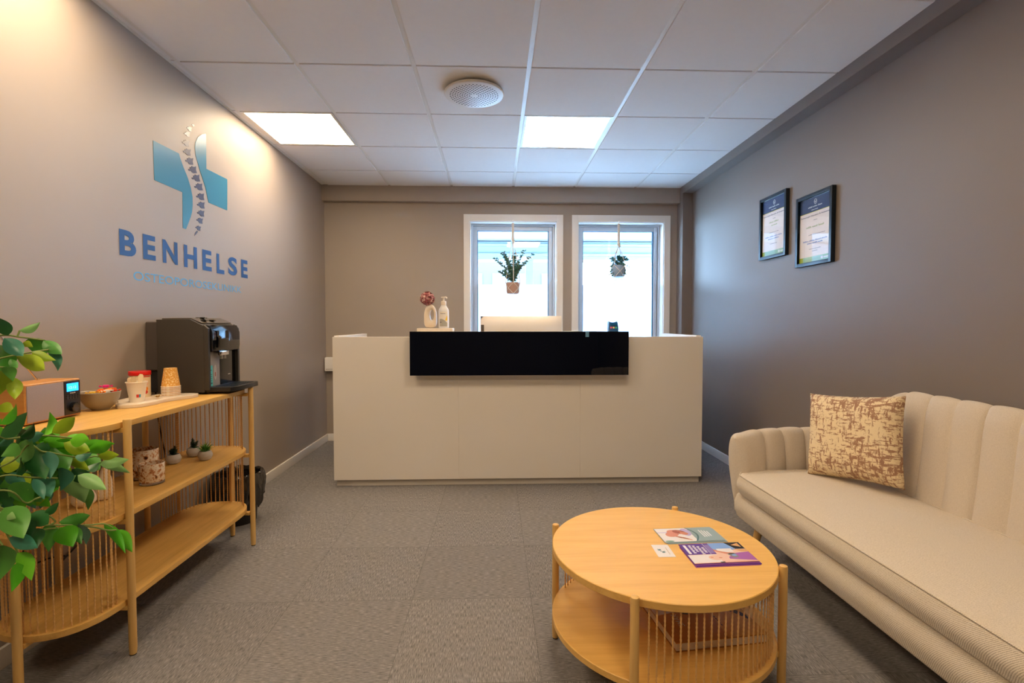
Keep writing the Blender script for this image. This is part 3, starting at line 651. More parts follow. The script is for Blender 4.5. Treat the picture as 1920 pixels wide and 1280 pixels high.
tp = single('adhesive_tape', MB().box((.632, DY - .0890, 1.068), (.656, DY - .0882, 1.1070)).box((.632, DY - .0890, 1.1066), (.656, DY - .07, 1.1072)), mat('pale_tape', '5C8AA8', .5, var=.05),
            'small strip of tape over the top edge of the black glass', 'tape', (.644, DY - .089, 1.068))

# monitor behind the counter
t = thing('computer_monitor', 'wide white computer monitor seen from behind, on the reception desk', 'monitor', (.205, 4.05, .735))
bx0, bx1, bz0, bz1 = -.117, .535, .86, 1.222
sc = MB()
bm = bmesh.new(); bmesh.ops.create_grid(bm, x_segments=24, y_segments=14, size=.5)
for v in bm.verts:
    u, w_ = v.co.x * 2, v.co.y * 2
    d = (1 - abs(u) ** 6) * (1 - abs(w_) ** 6)
    v.co = Vector(((bx0 + bx1) / 2 + v.co.x * (bx1 - bx0), 4.02 - .03 * d, (bz0 + bz1) / 2 + v.co.y * (bz1 - bz0)))
sc.bm(bm)
sc.box((bx0, 4.02, bz0), (bx1, 4.03, bz1), .003)
sc.build('housing', mat('white_silver_plastic', 'DDD3C6', .4, var=.01), t)
MB().box((bx0 + .004, 4.03, bz0 + .004), (bx1 - .004, 4.032, bz1 - .004)).build('screen', GLOSSB, t)
MB().box((-.112, 4.006, 1.03), (-.088, 4.02, 1.152), .002).build('port_panel', mat('port_grey', '4A4038', .5, var=.05), t)
MB().tube([(.205, 4.0, .98), (.205, 3.985, .9), (.205, 4.03, .745)], .03, 12).lathe([(.11, 0), (.11, .008), (.02, .014)], (.205, 4.06, .7352), 32).build('stand', CHROME, t)

# things on the counter shelf (top z 1.102)
SZ = 1.102
STONE = mat('travertine', 'D8CBBB', .55, var=.12, vscale=60, bmp=.1)
single('stone_tray', MB().box((-.553, 3.56, SZ), (-.302, 3.72, SZ + .026), .004), STONE, 'small pale stone tray under the vase and the bottle on the counter', 'tray', (-.43, 3.64, SZ))
TZ = SZ + .0262
t = thing('vase', 'cream ceramic vase with an oval hole through it, on the counter', 'vase', (-.462, 3.64, TZ))
# body with an oval hole: solid swept round the hole
vb = MB(); n, m = 40, 12; vs = []; fs = []
for i in range(n):
    a = 2 * pi * i / n
    # inner (hole) and outer outline
    hx, hz = -.454 + .013 * cos(a), TZ + .096 + .036 * sin(a)
    ox = -.466 + (.046 * (abs(cos(a)) ** .8) * (1 if cos(a) > 0 else -1)); oz = TZ + .085 + (.085 if sin(a) > 0 else .085) * (abs(sin(a)) ** (1.0 if sin(a) > 0 else .35)) * (1 if sin(a) > 0 else -1)
    for k in range(m):
        b = 2 * pi * k / m
        s_ = (1 - cos(b)) / 2
        vs.append((hx + (ox - hx) * s_, 3.64 + .03 * sin(b) * (abs(sin(b)) ** -.3 if abs(sin(b)) > .01 else 1), hz + (oz - hz) * s_))
for i in range(n):
    for k in range(m):
        fs.append((i * m + k, i * m + (k + 1) % m, ((i + 1) % n) * m + (k + 1) % m, ((i + 1) % n) * m + k))
vb.add(vs, fs); vb.build('body', CREAM, t)
MB().lathe([(.020, 0), (.016, .014), (.013, .028), (.015, .036), (.010, .036), (.009, .01)], (-.470, 3.64, TZ + .158), 24).build('neck', CREAM, t)
t = thing('hydrangea', 'dusty pink hydrangea head standing in the cream vase', 'flower', (-.470, 3.64, TZ + .19))
MB().tube([(-.470, 3.64, TZ + .135), (-.472, 3.638, TZ + .2)], .003, 8).build('stem', BARK, t)
pt = MB()
for i in range(230):
    a = random.uniform(0, 2 * pi); z = random.uniform(-1, 1); r = math.sqrt(1 - z * z)
    d = Vector((r * cos(a), r * sin(a), z)); c0 = Vector((-.486, 3.63, TZ + .212)) + Vector((d.x * .046, d.y * .04, d.z * .044)) * random.uniform(.75, 1)
    sd = d.cross(Vector((random.uniform(-1, 1), random.uniform(-1, 1), random.uniform(-1, 1)))).normalized()
    leaf(pt, c0 - sd * .011, c0 + sd * .011, .02, up=d, fold=.4, droop=.3, seg=4)
PINK = mk_leaf('dusty_pink_petal', [(0, '7E3438'), (.4, 'A8585C'), (.75, 'C68C8C'), (1, 'DDB8AC')], .7)
pt.build('petals', PINK, t)
bx, by = -.371, 3.64
t = thing('pump_bottle', 'white hand sanitiser pump bottle with a yellow and grey label', 'bottle', (bx, by, TZ))
MB().lathe([(.030, 0), (.037, .003), (.037, .125), (.034, .138), (.022, .158), (.018, .166), (.018, .17)], (bx, by, TZ), 32, sy=.75).build('body', mat('translucent_white_plastic', 'E8E8EA', .3, var=.01), t)
p = MB().lathe([(.0185, 0), (.0185, .026), (.015, .03), (.006, .032), (.006, .05), (.010, .052), (.010, .058), (.003, .06)], (bx, by, TZ + .166), 20)
p.tube([(bx, by, TZ + .222), (bx + .012, by - .01, TZ + .224), (bx + .022, by - .02, TZ + .222), (bx + .025, by - .023, TZ + .214)], .0042, 8).box((bx - .018, by - .006, TZ + .219), (bx + .012, by + .006, TZ + .226), .002)
p.build('pump', mat('cream_pump', 'E6DACB', .35, var=.01), t)
def cyl_patch(mb, a0, a1, z0, z1, r, n=10, mi=0, ztop=None):
    vs, fs = [], []
    for i in range(n + 1):
        f = i / n; a = a0 + (a1 - a0) * f
        zt = ztop(f) if ztop else z1
        for z in (z0, zt): vs.append((bx + r * cos(a), by + r * .75 * sin(a), TZ + z))
    for i in range(n): fs.append((2 * i, 2 * i + 2, 2 * i + 3, 2 * i + 1))
    mb.add(vs, fs, mi)
lb = MB(); A0, A1 = -pi / 2 - .8, -pi / 2 + .8
cyl_patch(lb, A0, A1, .012, .118, .0374)
cyl_patch(lb, A0, A1, .0121, .07, .0376, 12, 1, lambda f: .066 + .004 * sin(f * 3) - .03 * f * f)
cyl_patch(lb, -pi / 2 + .35, A1, .055, .08, .0378, 8, 2, lambda f: .056 + .034 * min(1, f * 1.4))
cyl_patch(lb, A0 + .2, A1 - .4, .103, .106, .0378, 8, 3)
cyl_patch(lb, A0 + .05, A0 + .45, .04, .046, .0378, 4, 3)
lb.build('label', [mat('label_white', 'E9E2D8', .5, var=.01), mat('label_grey', 'A8A69C', .5, var=.03), mat('label_yellow', 'F0C818', .5, var=.02), mat('label_ink', '6A6478', .5, var=.02)], t)

# card terminal with coloured keys
t = thing('card_terminal', 'small dark card payment terminal with coloured keys, on the counter by the right window', 'card terminal', (.858, 3.62, SZ))
NAVY = mat('flare_blue_plastic', '174B7C', .35, var=.05)  # dark plastic turned bluer: lens flare painted into its colour
o_ = [(-.034, 0), (-.037, .02), (-.034, .055), (-.030, .076), (-.018, .070), (0, .068), (.018, .070), (.030, .076), (.034, .055), (.037, .02), (.034, 0)]
MB().prism(o_, 0, .055, bev=.003, fn=lambda p: (.858 + p[0], 3.59 + p[2] + p[1] * .25, SZ + p[1])).build('housing', NAVY, t)
MB().box((.832, 3.597, SZ + .048), (.884, 3.6, SZ + .064), mtx=None).build('screen', mat('terminal_screen', '1C5C8C', .2, var=.02), t)
for i, (c_, nm) in enumerate((('C8506A', 'key_red'), ('D8C27A', 'key_yellow'), ('3FB8A0', 'key_green'))):
    MB().box((.834 + i * .018, 3.590, SZ + .024), (.846 + i * .018, 3.600, SZ + .036), .002).build('key', mat(nm, c_, .4, var=.02), t)['label'] = nm.split('_')[1] + ' key'
for i, (x, w_, rz, c_) in enumerate(((.56, .105, .1, 'DDE3C8'), (.73, .13, -.15, 'D3CDE0'))):
    lf = MB()
    for k in range(3): lf.box((-w_ / 2 + k * .002, -.07, k * .0012), (w_ / 2 + k * .002, .07, k * .0012 + .0009))
    o = lf.build('leaflet', mat('leaflet_%d' % i, c_, .5, var=.05))
    o.location = (x, 3.63, SZ); o.rotation_euler = (0, 0, rz)
    tag(o, ['thin pale green leaflets lying on the counter beside the monitor', 'thin lilac leaflets lying on the counter beside the card terminal'][i], 'leaflet')
# ================================================================== hanging planters in the windows
def planter(x, y, ztop, knot, pot_top, pot_bot, r, label, kind):
    t = thing('hanging_planter', label, 'hanging plant', (x, y, ztop), group='planters hanging in the windows')
    MB().cyl((x, y, ztop + .001), (x, y, ztop + .028), .0035).build('hook', CHROME, t)
    rp = MB()
    for q in range(3):
        rp.tube([(x + .0062 * cos(q * 2.1 + s * .9), y + .0062 * sin(q * 2.1 + s * .9), ztop - s * (ztop - knot) / 24) for s in range(25)], .0072, 8)
    rp.build('rope', ROPEM, t)
    k = MB().ball((x, y, knot), .016, sz=1.5).ball((x + .006, y - .004, knot - .02), .014, sz=1.2).ball((x - .003, y, knot + .018), .012)
    k.build('knot', ROPEM, t)
    mid = (pot_top + pot_bot) / 2
    for q in range(4):
        a = q * pi / 2 - pi / 2 + (.05 if kind == 0 else .75)
        a2, a3 = a + pi / 4, a - pi / 4
        e = (x + (r + .004) * cos(a), y + (r + .004) * sin(a), pot_top)
        cd = MB().tube([(x, y, knot - .015), ((x + e[0]) / 2 , (y + e[1]) / 2, knot - .3 * (knot - pot_top) - .03), e], .0036, 6)
        for aa in (a2, a3):
            cd.tube([e, (x + (r + .004) * cos((a + aa) / 2), y + (r + .004) * sin((a + aa) / 2), (pot_top + mid) / 2), (x + (r + .004) * cos(aa), y + (r + .004) * sin(aa), mid),
                     (x + (r + .003) * .95 * cos((a + aa) / 2), y + (r + .003) * .95 * sin((a + aa) / 2), (pot_bot + mid) / 2), (x + r * .8 * cos(a), y + r * .8 * sin(a), pot_bot + .003)], .0030, 6)
        cd.build('cord', ROPEM, t)
    return t
X, Y = .176, 4.93
t = planter(X, Y, 2.142, 1.985, 1.563, 1.452, .066, 'eucalyptus plant in a terracotta pot hung by knotted cord in the left window', 0)
H_ = 1.563 - 1.452
MB().lathe([(.040, 0), (.054, .004), (.064, .03), (.066, H_), (.061, H_), (.058, H_ - .02), (.001, H_ - .02)], (X, Y, 1.452), 32).build('pot', mat('terracotta_pink', 'B58E7C', .7, var=.06), t)
lf = MB(); st = MB()
for q in range(20):
    a = random.uniform(0, 2 * pi); sp = random.uniform(.03, .16); hgt = random.uniform(.12, .33)
    if q == 0: a, sp, hgt = 0.15, .19, .29
    if q == 1: a, sp, hgt = pi - .1, .17, .25
    if q == 3: a, sp, hgt = .5, .15, .22
    if q == 4: a, sp, hgt = pi - .4, .11, .30
    if q == 2: a, sp, hgt = .3, .12, .33
    p0 = Vector((X, Y, 1.545)); p2 = Vector((X + sp * cos(a), Y + sp * sin(a) * .35, 1.545 + hgt)); p1 = Vector((X + sp * .25 * cos(a), Y, 1.545 + hgt * .6))
    pts = [p0 * (1 - s) ** 2 + p1 * 2 * s * (1 - s) + p2 * s * s for s in [i / 12 for i in range(13)]]
    st.tube(pts, .0018, 5)
    for i in range(3, 13):
        for sgn in (-1, 1):
            d = Vector((random.uniform(-1, 1) + sgn, random.uniform(-.6, .6), random.uniform(-.3, .9))).normalized()
            L = random.uniform(.02, .034)
            leaf(lf, pts[i], pts[i] + d * L, L * .62, up=(random.uniform(-.5, .5), -1, random.uniform(0, .8)), seg=5)
st.build('stems', BARK, t); lf.build('foliage', EUCA, t)
X, Y = 1.220, 4.93
t = planter(X, Y, 2.142, 1.945, 1.735, 1.612, .072, 'small leafy plant in a glazed blue-grey round pot hung in the right window', 1)
MB().lathe([(.030, 0), (.056, .012), (.073, .045), (.076, .07), (.066, .105), (.060, .123), (.055, .122), (.058, .1), (.001, .09)], (X, Y, 1.612), 32).build('pot', mat('blue_grey_glaze', '8EA4B8', .35, var=.1, vscale=20), t)
lf = MB(); st = MB()
for q in range(26):
    a = random.uniform(0, 2 * pi); sp = random.uniform(.02, .095); hgt = random.uniform(.01, .12) if q > 7 else random.uniform(-.10, .03)
    if q <= 7: sp = random.uniform(.078, .1); a = random.uniform(pi * .8, pi * 2.1)
    p0 = Vector((X, Y, 1.72)); p2 = Vector((X + sp * cos(a), Y + sp * sin(a) * .8, 1.72 + hgt)); p1 = Vector((X + sp * .6 * cos(a), Y + sp * .6 * sin(a), 1.76 + max(0, hgt) * .8))
    pts = [p0 * (1 - s) ** 2 + p1 * 2 * s * (1 - s) + p2 * s * s for s in [i / 8 for i in range(9)]]
    st.tube(pts, .0015, 5)
    for i in range(3, 9):
        for sgn in (-1, 1):
            d = Vector((random.uniform(-1, 1) + sgn, random.uniform(-1, .6), random.uniform(-.6, .6))).normalized()
            leaf(lf, pts[i], pts[i] + d * .02, .016, up=(0, -1, .3), seg=4)
st.build('stems', STEM, t); lf.build('foliage', mk_leaf('ivy_leaf', [(0, '1C4E52'), (1, '3C7A7A')]), t)
# ================================================================== lettering on the left wall
def LW(p): return (XL + p[2], p[0], p[1])
def print_mat(name, stops, z0, z1):
    m, nt, b = new_mat(name)
    tc = N(nt, 'TexCoord'); sp = N(nt, 'SeparateXYZ'); nt.links.new(tc.outputs['Object'], sp.inputs[0])
    mr = N(nt, 'MapRange'); mr.inputs[1].default_value = z0; mr.inputs[2].default_value = z1
    nt.links.new(sp.outputs[2], mr.inputs[0])
    nt.links.new(ramp(nt, mr.outputs[0], stops), b.inputs['Base Color'])
    b.inputs['Roughness'].default_value = .32
    return m
t = thing('wall_logo', 'large blue cross and spine emblem with lettering on the left wall', 'wall sign', (XL, 2.87, 1.36))
TEAL = mat('teal_vinyl', '3C809A', .30, var=.02)
def flat(poly, d=.0016):
    mb = MB(); mb.prism(poly, .0002, d, fn=LW); return mb
flat([(a, b) for a, b in CROSS_LEFT]).build('left_cross_half', TEAL, t)
flat([(a, b) for a, b in CROSS_RIGHT]).build('right_cross_half', TEAL, t)
SPM = mat('slate_vinyl', '46485E', .34, var=.02)
for p in VERTEBRAE:
    flat(p).build('vertebra', SPM, t)
DBL = mat('dark_blue_vinyl', '24508A', .5, spec=.3, var=.03)
for ch, y0, y1, z0, z1 in BIG:
    mb = MB()
    put_text(mb, ch, y0, y1, z0, z1, LW, bold=.035, d=.0016)
    mb.build('letter', DBL, t, smooth=False)['label'] = 'dark blue letter ' + ch
mb = MB(); put_text(mb, 'OSTEOPOROSEKLINIKK', SMALL[0], SMALL[1], SMALL[2], SMALL[3], LW, bold=.002, d=.0012)
mb.build('tagline', mat('light_blue_vinyl', '62A6D4', .5, spec=.3, var=.02), t, smooth=False)['label'] = 'light blue tagline'

# ------------------------------------------------------------------ framed certificates on the right wall
FRB = mat('black_frame', '0A1A28', .32, spec=.4, var=.02)
PAPER = mat('certificate_paper', 'F0EEF0', .7, var=.01); NAVYP = mat('certificate_navy', '12386C', .6, var=.02)
GREENP = mat('certificate_green', '9CCDB0', .6, var=.02); OLIVEP = mat('certificate_olive', '9FB52A', .6, var=.02)
INK = mat('ink_dark_blue', '2A3F70', .6, var=.02); INKB = mat('ink_blue', '2E6EC8', .6, var=.02); INKG = mat('ink_green', '8FB078', .6, var=.02); YEL = mat('ink_yellow', 'C9D23A', .6, var=.02); INKW = mat('ink_white', 'E8ECF2', .6, var=.02)
def certificate(yl, yr, z0, z1, label, lines):
    w_, h_ = yl - yr, z1 - z0
    t = thing('framed_certificate', label, 'certificate', (XR, (yl + yr) / 2, z0), group='framed certificates on the right wall')
    def G(p): return (XR - .0 - p[2], yl - p[0], z0 + p[1])
    fr = MB(); fw = .021
    for lo, hi in (((0, 0), (fw, h_)), ((w_ - fw, 0), (w_, h_)), ((fw, 0), (w_ - fw, fw)), ((fw, h_ - fw), (w_ - fw, h_))):
        fr.prism([(lo[0], lo[1]), (hi[0], lo[1]), (hi[0], hi[1]), (lo[0], hi[1])], .001, .026, bev=.0012, fn=G)
    fr.build('frame', FRB, t)
    pp = MB()
    def R(u0, u1, v0, v1, mi, d=.009): pp.add([G((u0, v0, d)), G((u1, v0, d)), G((u1, v1, d)), G((u0, v1, d))], [(0, 1, 2, 3)], mi)
    a, b, c0, d0 = fw, w_ - fw, fw, h_ - fw; W_ = b - a; HH = d0 - c0
    R(a, b, c0, d0, 0)
    R(a, b, d0 - HH * .225, d0, 1, .0095); R(a, b, d0 - HH * .232, d0 - HH * .225, 7, .0095)
    R(a, b, c0, c0 + HH * .085, 2, .0095); R(a, a + W_ * .13, c0, c0 + HH * .085, 3, .0096)
    um = (a + b) / 2
    # crest
    cr = [G((um + .0135 * cos(k * pi / 10), d0 - HH * .075 + .0155 * sin(k * pi / 10), .0098)) for k in range(20)]
    cr2 = [G((um + .0105 * cos(k * pi / 10), d0 - HH * .075 + .0125 * sin(k * pi / 10), .0098)) for k in range(20)]
    pp.add(cr + cr2, [(k, (k + 1) % 20, 20 + (k + 1) % 20, 20 + k) for k in range(20)], 8)
    for s_ in (-1, 1):
        pp.add([G((um + s_ * .001, d0 - HH * .075 - .008, .0098)), G((um + s_ * .006, d0 - HH * .075 - .004, .0098)), G((um + s_ * .008, d0 - HH * .075 + .007, .0098)), G((um + s_ * .003, d0 - HH * .075 + .002, .0098))], [(0, 1, 2, 3) if s_ > 0 else (3, 2, 1, 0)], 8)
    def T(s, u0, u1, v, hh, mi, bold=.02):
        if isinstance(s, int):                       # print too small to read: short strokes, word by word
            rnd = random.Random(int(v * 1000)); x = a + W_ * u0; x1 = a + W_ * u1; wl = (x1 - x) / s
            for q in range(s):
                xe = x + q * wl; n_ = max(3, int(wl / (hh * .62)))
                for r_ in range(n_ - 1):
                    xa = xe + r_ * wl / n_; up = rnd.choice((.65, .7, 1.0))
                    R(xa, xa + wl / n_ * .62, c0 + HH * v, c0 + HH * v + hh * up, mi, .0098)
            return
        put_text(pp, s, a + W_ * u0, a + W_ * u1, c0 + HH * v, c0 + HH * v + hh, G, mi, bold, .0098)
    for ln_ in lines: T(*ln_)
    R(a + W_ * .70, a + W_ * .76, c0 + HH * .025, c0 + HH * .065, 8, .0098); R(a + W_ * .78, a + W_ * .92, c0 + HH * .035, c0 + HH * .055, 8, .0098)
    pp.build('certificate_sheet', [PAPER, NAVYP, GREENP, OLIVEP, INK, INKB, INKG, YEL, INKW], t, smooth=False)
    gl = MB(); gl.prism([(fw, fw), (w_ - fw, fw), (w_ - fw, h_ - fw), (fw, h_ - fw)], .013, .0145, fn=G); gl.build('glass', CGLASS, t, smooth=False)
TEA = 'Technologist Education & Assessment'
common = [(3, .27, .73, .845, .009, 8), (2, .38, .60, .80, .006, 8), (TEA, .02, .98, .70, .011, 4)]
certificate(3.565, 3.235, 1.612, 2.044, 'framed certificate on the right wall nearer the windows, with two short green lines of print',
            common + [(1, .45, .58, .64, .005, 4), (2, .30, .72, .575, .010, 6), (1, .38, .66, .52, .010, 6), (4, .30, .72, .40, .004, 4), (4, .14, .86, .325, .008, 5), (2, .26, .74, .285, .008, 5), (3, .35, .65, .20, .004, 4)])
certificate(3.125, 2.785, 1.512, 1.942, 'framed certificate on the right wall nearer the sofa, with one long green line of print',
            common + [(1, .45, .58, .64, .005, 4), (3, .22, .80, .535, .011, 6), (4, .30, .82, .42, .004, 4), (4, .12, .90, .325, .008, 5), (3, .26, .76, .285, .008, 5), (3, .32, .70, .20, .004, 4), (1, .42, .60, .165, .004, 4)])
# ================================================================== twisted cord between shelves
def cord_mesh(h, r=.0024, pitch=.012):
    """two-strand twisted cord of height h, standing on its origin"""
    mb = MB(); n = 6; m = max(4, int(h / pitch * 4)); vs, fs = [], []
    for i in range(m + 1):
        z = h * i / m; tw = 2 * pi * i / 4 * .5
        for k in range(n):
            a = 2 * pi * k / n
            rr = r * (1 + .32 * cos(2 * (a - tw)))
            vs.append((rr * cos(a), rr * sin(a), z))
    for i in range(m):
        for k in range(n): fs.append((i * n + k, i * n + (k + 1) % n, (i + 1) * n + (k + 1) % n, (i + 1) * n + k))
    return mb.add(vs, fs)

def leg_mb(x, y, h, r=.0125):
    mb = MB().lathe([(r * .8, 0), (r * .82, .004)], (x, y, 0), 20, mi=1)
    mb.lathe([(r * .86, .0041), (r, .03), (r, h - .006), (r * .9, h - .0015), (r * .6, h)], (x, y, 0), 24)
    return mb

# ================================================================== sideboard
SX, SY = -1.455, 2.145
side = thing('sideboard', 'long oval-ended oak sideboard with three shelves and cord ends along the left wall', 'sideboard', (SX, SY, 0))
def stadium(hx, y0, y1, le, n=20, e=2.4):
    """outline: straight long sides, rounded ends"""
    pts = []
    for i in range(n + 1):
        a = pi * i / n
        c_, s_ = cos(a), sin(a)
        pts.append((SX + hx * (abs(c_) ** (2 / e)) * (1 if c_ > 0 else -1), y1 - le + le * (s_ ** (2 / e))))
    for i in range(n + 1):
        a = pi + pi * i / n
        c_, s_ = cos(a), sin(a)
        pts.append((SX + hx * (abs(c_) ** (2 / e)) * (1 if c_ > 0 else -1), y0 + le - le * (abs(s_) ** (2 / e))))
    return pts
OUT = stadium(.170, 1.555, 2.735, .21)
for z, nm in ((.822, 'top'), (.503, 'shelf'), (.199, 'shelf')):
    MB().prism(OUT, z - .020, z, bev=.0015).build(nm, OAK, side)
LEGS = [(-1.272, 1.763), (-1.268, 2.630), (-1.455, 1.540), (-1.436, 2.750), (-1.638, 1.905), (-1.638, 2.385)]
FOOT = mat('black_foot', '141414', .7, var=.02)
for x, y in LEGS:
    leg_mb(x, y, .832).build('leg', [OAKZ, FOOT], side)
for z in (.802, .483, .179):
    cps = [((-1.60, y - .011, z - .016), (-1.28, y + .011, z - .0002)) for y in (1.763, 2.630)]
    cps += [((-1.466, 1.55, z - .016), (-1.444, 1.75, z - .0003)), ((-1.448, 2.642, z - .016), (-1.426, 2.74, z - .0003))]
    cps += [((-1.63, y - .011, z - .016), (-1.56, y + .011, z - .0004)) for y in (1.905, 2.385)]
    for lo, hi in cps: MB().box(lo, hi, .002).build('crosspiece', OAK, side)
IN = catmull([(x, y, 0) for x, y in stadium(.156, 1.569, 2.721, .20)], 6, True)
def along(poly, start_test, step):
    """points every step along the closed curve where start_test holds"""
    out, acc = [], 0
    for i in range(len(poly)):
        a, b = poly[i], poly[(i + 1) % len(poly)]
        L = (b - a).length; d = step - acc
        while d <= L:
            p = a.lerp(b, d / L); d += step
            if start_test(p.x, p.y): out.append((p.x, p.y))
        acc = L - (d - step)
    return out
far = along(IN, lambda x, y: (y > 2.66 or (x < SX and y > 2.43)) or (x > SX and y > 2.645), .0205)
near = along(IN, lambda x, y: (y < 1.63) or (x < SX and y < 1.86) or (x > SX and y < 1.735), .0205)
far = [p for p in far if all((p[0] - a) ** 2 + (p[1] - b) ** 2 > .018 ** 2 for a, b in LEGS)]
near = [p for p in near if all((p[0] - a) ** 2 + (p[1] - b) ** 2 > .018 ** 2 for a, b in LEGS)]
cu = None
for (z0, z1) in ((.503, .802), (.199, .483)):
    cu = None
    for x, y in far + near:
        if cu is None:
            cu = cord_mesh(z1 - z0, .0022).build('cord', CORD, side, local=True); o = cu
        else:
            o = cu.copy(); COL.objects.link(o); o.parent = side
        o.location = (x - SX, y - SY, z0)

# ================================================================== round coffee table
TX, TY = .548, 1.635
tab = thing('coffee_table', 'round oak coffee table with a lower shelf and cord sides, in front of the sofa', 'coffee table', (TX, TY, 0))
def disc(mb, r, z0, z1, n=96):
    mb.lathe([(r - .002, z0), (r, z0 + .002), (r, z1 - .002), (r - .002, z1)], (TX, TY, 0), n)
    return mb
disc(MB(), .3555, .394, .417).build('tabletop', OAKX, tab)
disc(MB(), .3555, .160, .181).build('shelf', OAKX, tab)
for a in (152.7, 242, 332.8, 62):
    a = radians(a)
    leg_mb(TX + .3675 * cos(a), TY + .3675 * sin(a), .427, .0125).build('leg', [OAKZ, FOOT], tab)
br_ = MB()
for a in (152.7, 62):
    a = radians(a); d = Vector((cos(a), sin(a), 0)); nn = Vector((-d.y, d.x, 0)) * .010
    for z in (.380, .146):
        zz = z - (0 if a > 2 else .0002)
        p = [Vector((TX, TY, 0)) + d * s_ * .358 for s_ in (-1, 1)]
        q = [p[0] - nn, p[1] - nn, p[1] + nn, p[0] + nn]
        br_.prism([(v.x, v.y) for v in q], zz - .002, zz + .0138 if zz > .3 else zz + .0138)
br_.build('crosspiece', OAKX, tab)
cu = None
for a0, a1 in ((247.5, 327.3), (157.8, 236 - 0), (0, 0)):
    if a0 == 157.8: a0, a1 = 67.5, 147.5
    if a0 == 0: continue
    n_ = int((a1 - a0) / 3.45)
    for i in range(n_ + 1):
        a = radians(a0 + (a1 - a0) * i / n_)
        if cu is None: cu = cord_mesh(.394 - .181, .0024).build('cord', CORD, tab, local=True); o = cu
        else: o = cu.copy(); COL.objects.link(o); o.parent = tab
        o.location = (.342 * cos(a), .342 * sin(a), .181)

# things on the table
def sheet_fn(c, u, v, z):
    """maps (s,t,d) in metres along u and v from corner c"""
    c = Vector((*c, 0)); u = Vector((*u, 0)); v = Vector((*v, 0))
    return lambda p: tuple(c + u * p[0] + v * p[1] + Vector((0, 0, z + p[2])))
ZT = .4172
def quad(mb, fn, s0, s1, t0, t1, mi, d):
    mb.add([fn((s0, t0, d)), fn((s1, t0, d)), fn((s1, t1, d)), fn((s0, t1, d))], [(0, 1, 2, 3)], mi)
PM = {k: mat('print_' + k, v, .35, var=.04) for k, v in dict(greyblue='93AAB4', white='E3E1E6', skin='D58F78', skindark='A85C48', lilac='B9AEE0', teal='7FA59C', purple='5B35A0', violet='A662B4', blue='7FA6E6', darkn='24242E', tan='D9A871', face='E6C3B4', ink='E8E8F0', grey='8A8C92', green='5C7F7A', dteal='4B7380').items()}
PK = list(PM); PL_ = [PM[k] for k in PK]; ix = {k: i for i, k in enumerate(PK)}
# upper brochure stack
c0, u_, v_ = (.574, 1.649), (.993, .055), (-.045, .999)
fn = sheet_fn(c0, u_, v_, ZT)
mb = MB()
for k in range(3):
    f2 = sheet_fn((c0[0] + (2 - k) * .004, c0[1] - (2 - k) * .0035), u_, v_, ZT)
    mb.prism([(0, 0), (.212, 0), (.212, .112), (0, .112)], k * .0012, k * .0012 + .001, ix['greyblue'], fn=f2)
D = .0036
quad(mb, fn, .002, .120, .002, .110, ix['white'], D)
quad(mb, fn, .002, .05, .075, .08, ix['lilac'], D + .0001)
def blob(mb, fn, cx, cy, rx, ry, mi, d, rot=0, n=18):
    mb.add([fn((cx + rx * cos(q * 2 * pi / n) * cos(rot) - ry * sin(q * 2 * pi / n) * sin(rot), cy + rx * cos(q * 2 * pi / n) * sin(rot) + ry * sin(q * 2 * pi / n) * cos(rot), d)) for q in range(n)], [tuple(range(n))], mi)
blob(mb, fn, .105, .075, .018, .030, ix['lilac'], D + .0001)
blob(mb, fn, .050, .062, .026, .020, ix['skin'], D + .0002, .5); blob(mb, fn, .060, .080, .022, .018, ix['skin'], D + .00022)
blob(mb, fn, .082, .078, .024, .016, ix['skindark'], D + .0003, -.5); blob(mb, fn, .095, .066, .015, .012, ix['skin'], D + .0004, -.6)
for q in range(4): blob(mb, fn, .060 + q * .010, .040 - q * .006, .018, .003, ix['skin'], D + .00045, -.8)
for q in range(3): blob(mb, fn, .086 + q * .006, .082 - q * .006, .012, .0022, ix['skin'], D + .0005, -.6)
blob(mb, fn, .02, .008, .016, .006, ix['teal'], D + .0002)
arc = [(.118 + .022 * sin(pi * q / 10), .110 - .108 * q / 10) for q in range(11)]
mb.add([fn((x, y, D + .0005)) for x, y in arc] + [fn((.210, .002, D + .0005)), fn((.210, .110, D + .0005))], [tuple(range(13))], ix['greyblue'])
mb.add([fn((x - .006, y, D + .0006)) for x, y in arc] + [fn((x, y, D + .0006)) for x, y in arc], [(q, q + 1, 12 + q, 11 + q) for q in range(10)], ix['dteal'])
for q in range(4): quad(mb, fn, .155 + q * .0085, .159 + q * .0085, .030 + q * .002, .088 - q * .004, ix['ink'], D + .0007)
single('brochure', mb, PL_, 'grey-blue brochures showing clasped hands, lying on the coffee table', 'brochure', (.68, 1.70, ZT), 'brochures on the coffee table', smooth=False)
# business card
fn = sheet_fn((.520, 1.552), (.999, -.02), (.03, .999), ZT)
mb = MB().prism([(0, 0), (.056, 0), (.056, .088), (0, .088)], 0, .0006, ix['white'], fn=fn)
for bx_, by_, r_ in ((.017, .050, .0065), (.027, .034, .0065), (.020, .040, .003)): blob(mb, fn, bx_, by_, r_, r_ * .8, ix['dteal'], .0008, .6)
quad(mb, fn, .012, .0145, .044, .058, ix['greyblue'], .0009); quad(mb, fn, .030, .032, .030, .042, ix['greyblue'], .0009)
for q in range(9): quad(mb, fn, .041, .0435, .018 + q * .0055, .0218 + q * .0055, ix['tan'] if q % 2 else ix['grey'], .0009)
single('business_card', mb, PL_, 'white business card with a small emblem, lying on the coffee table', 'card', (.55, 1.6, ZT), smooth=False)
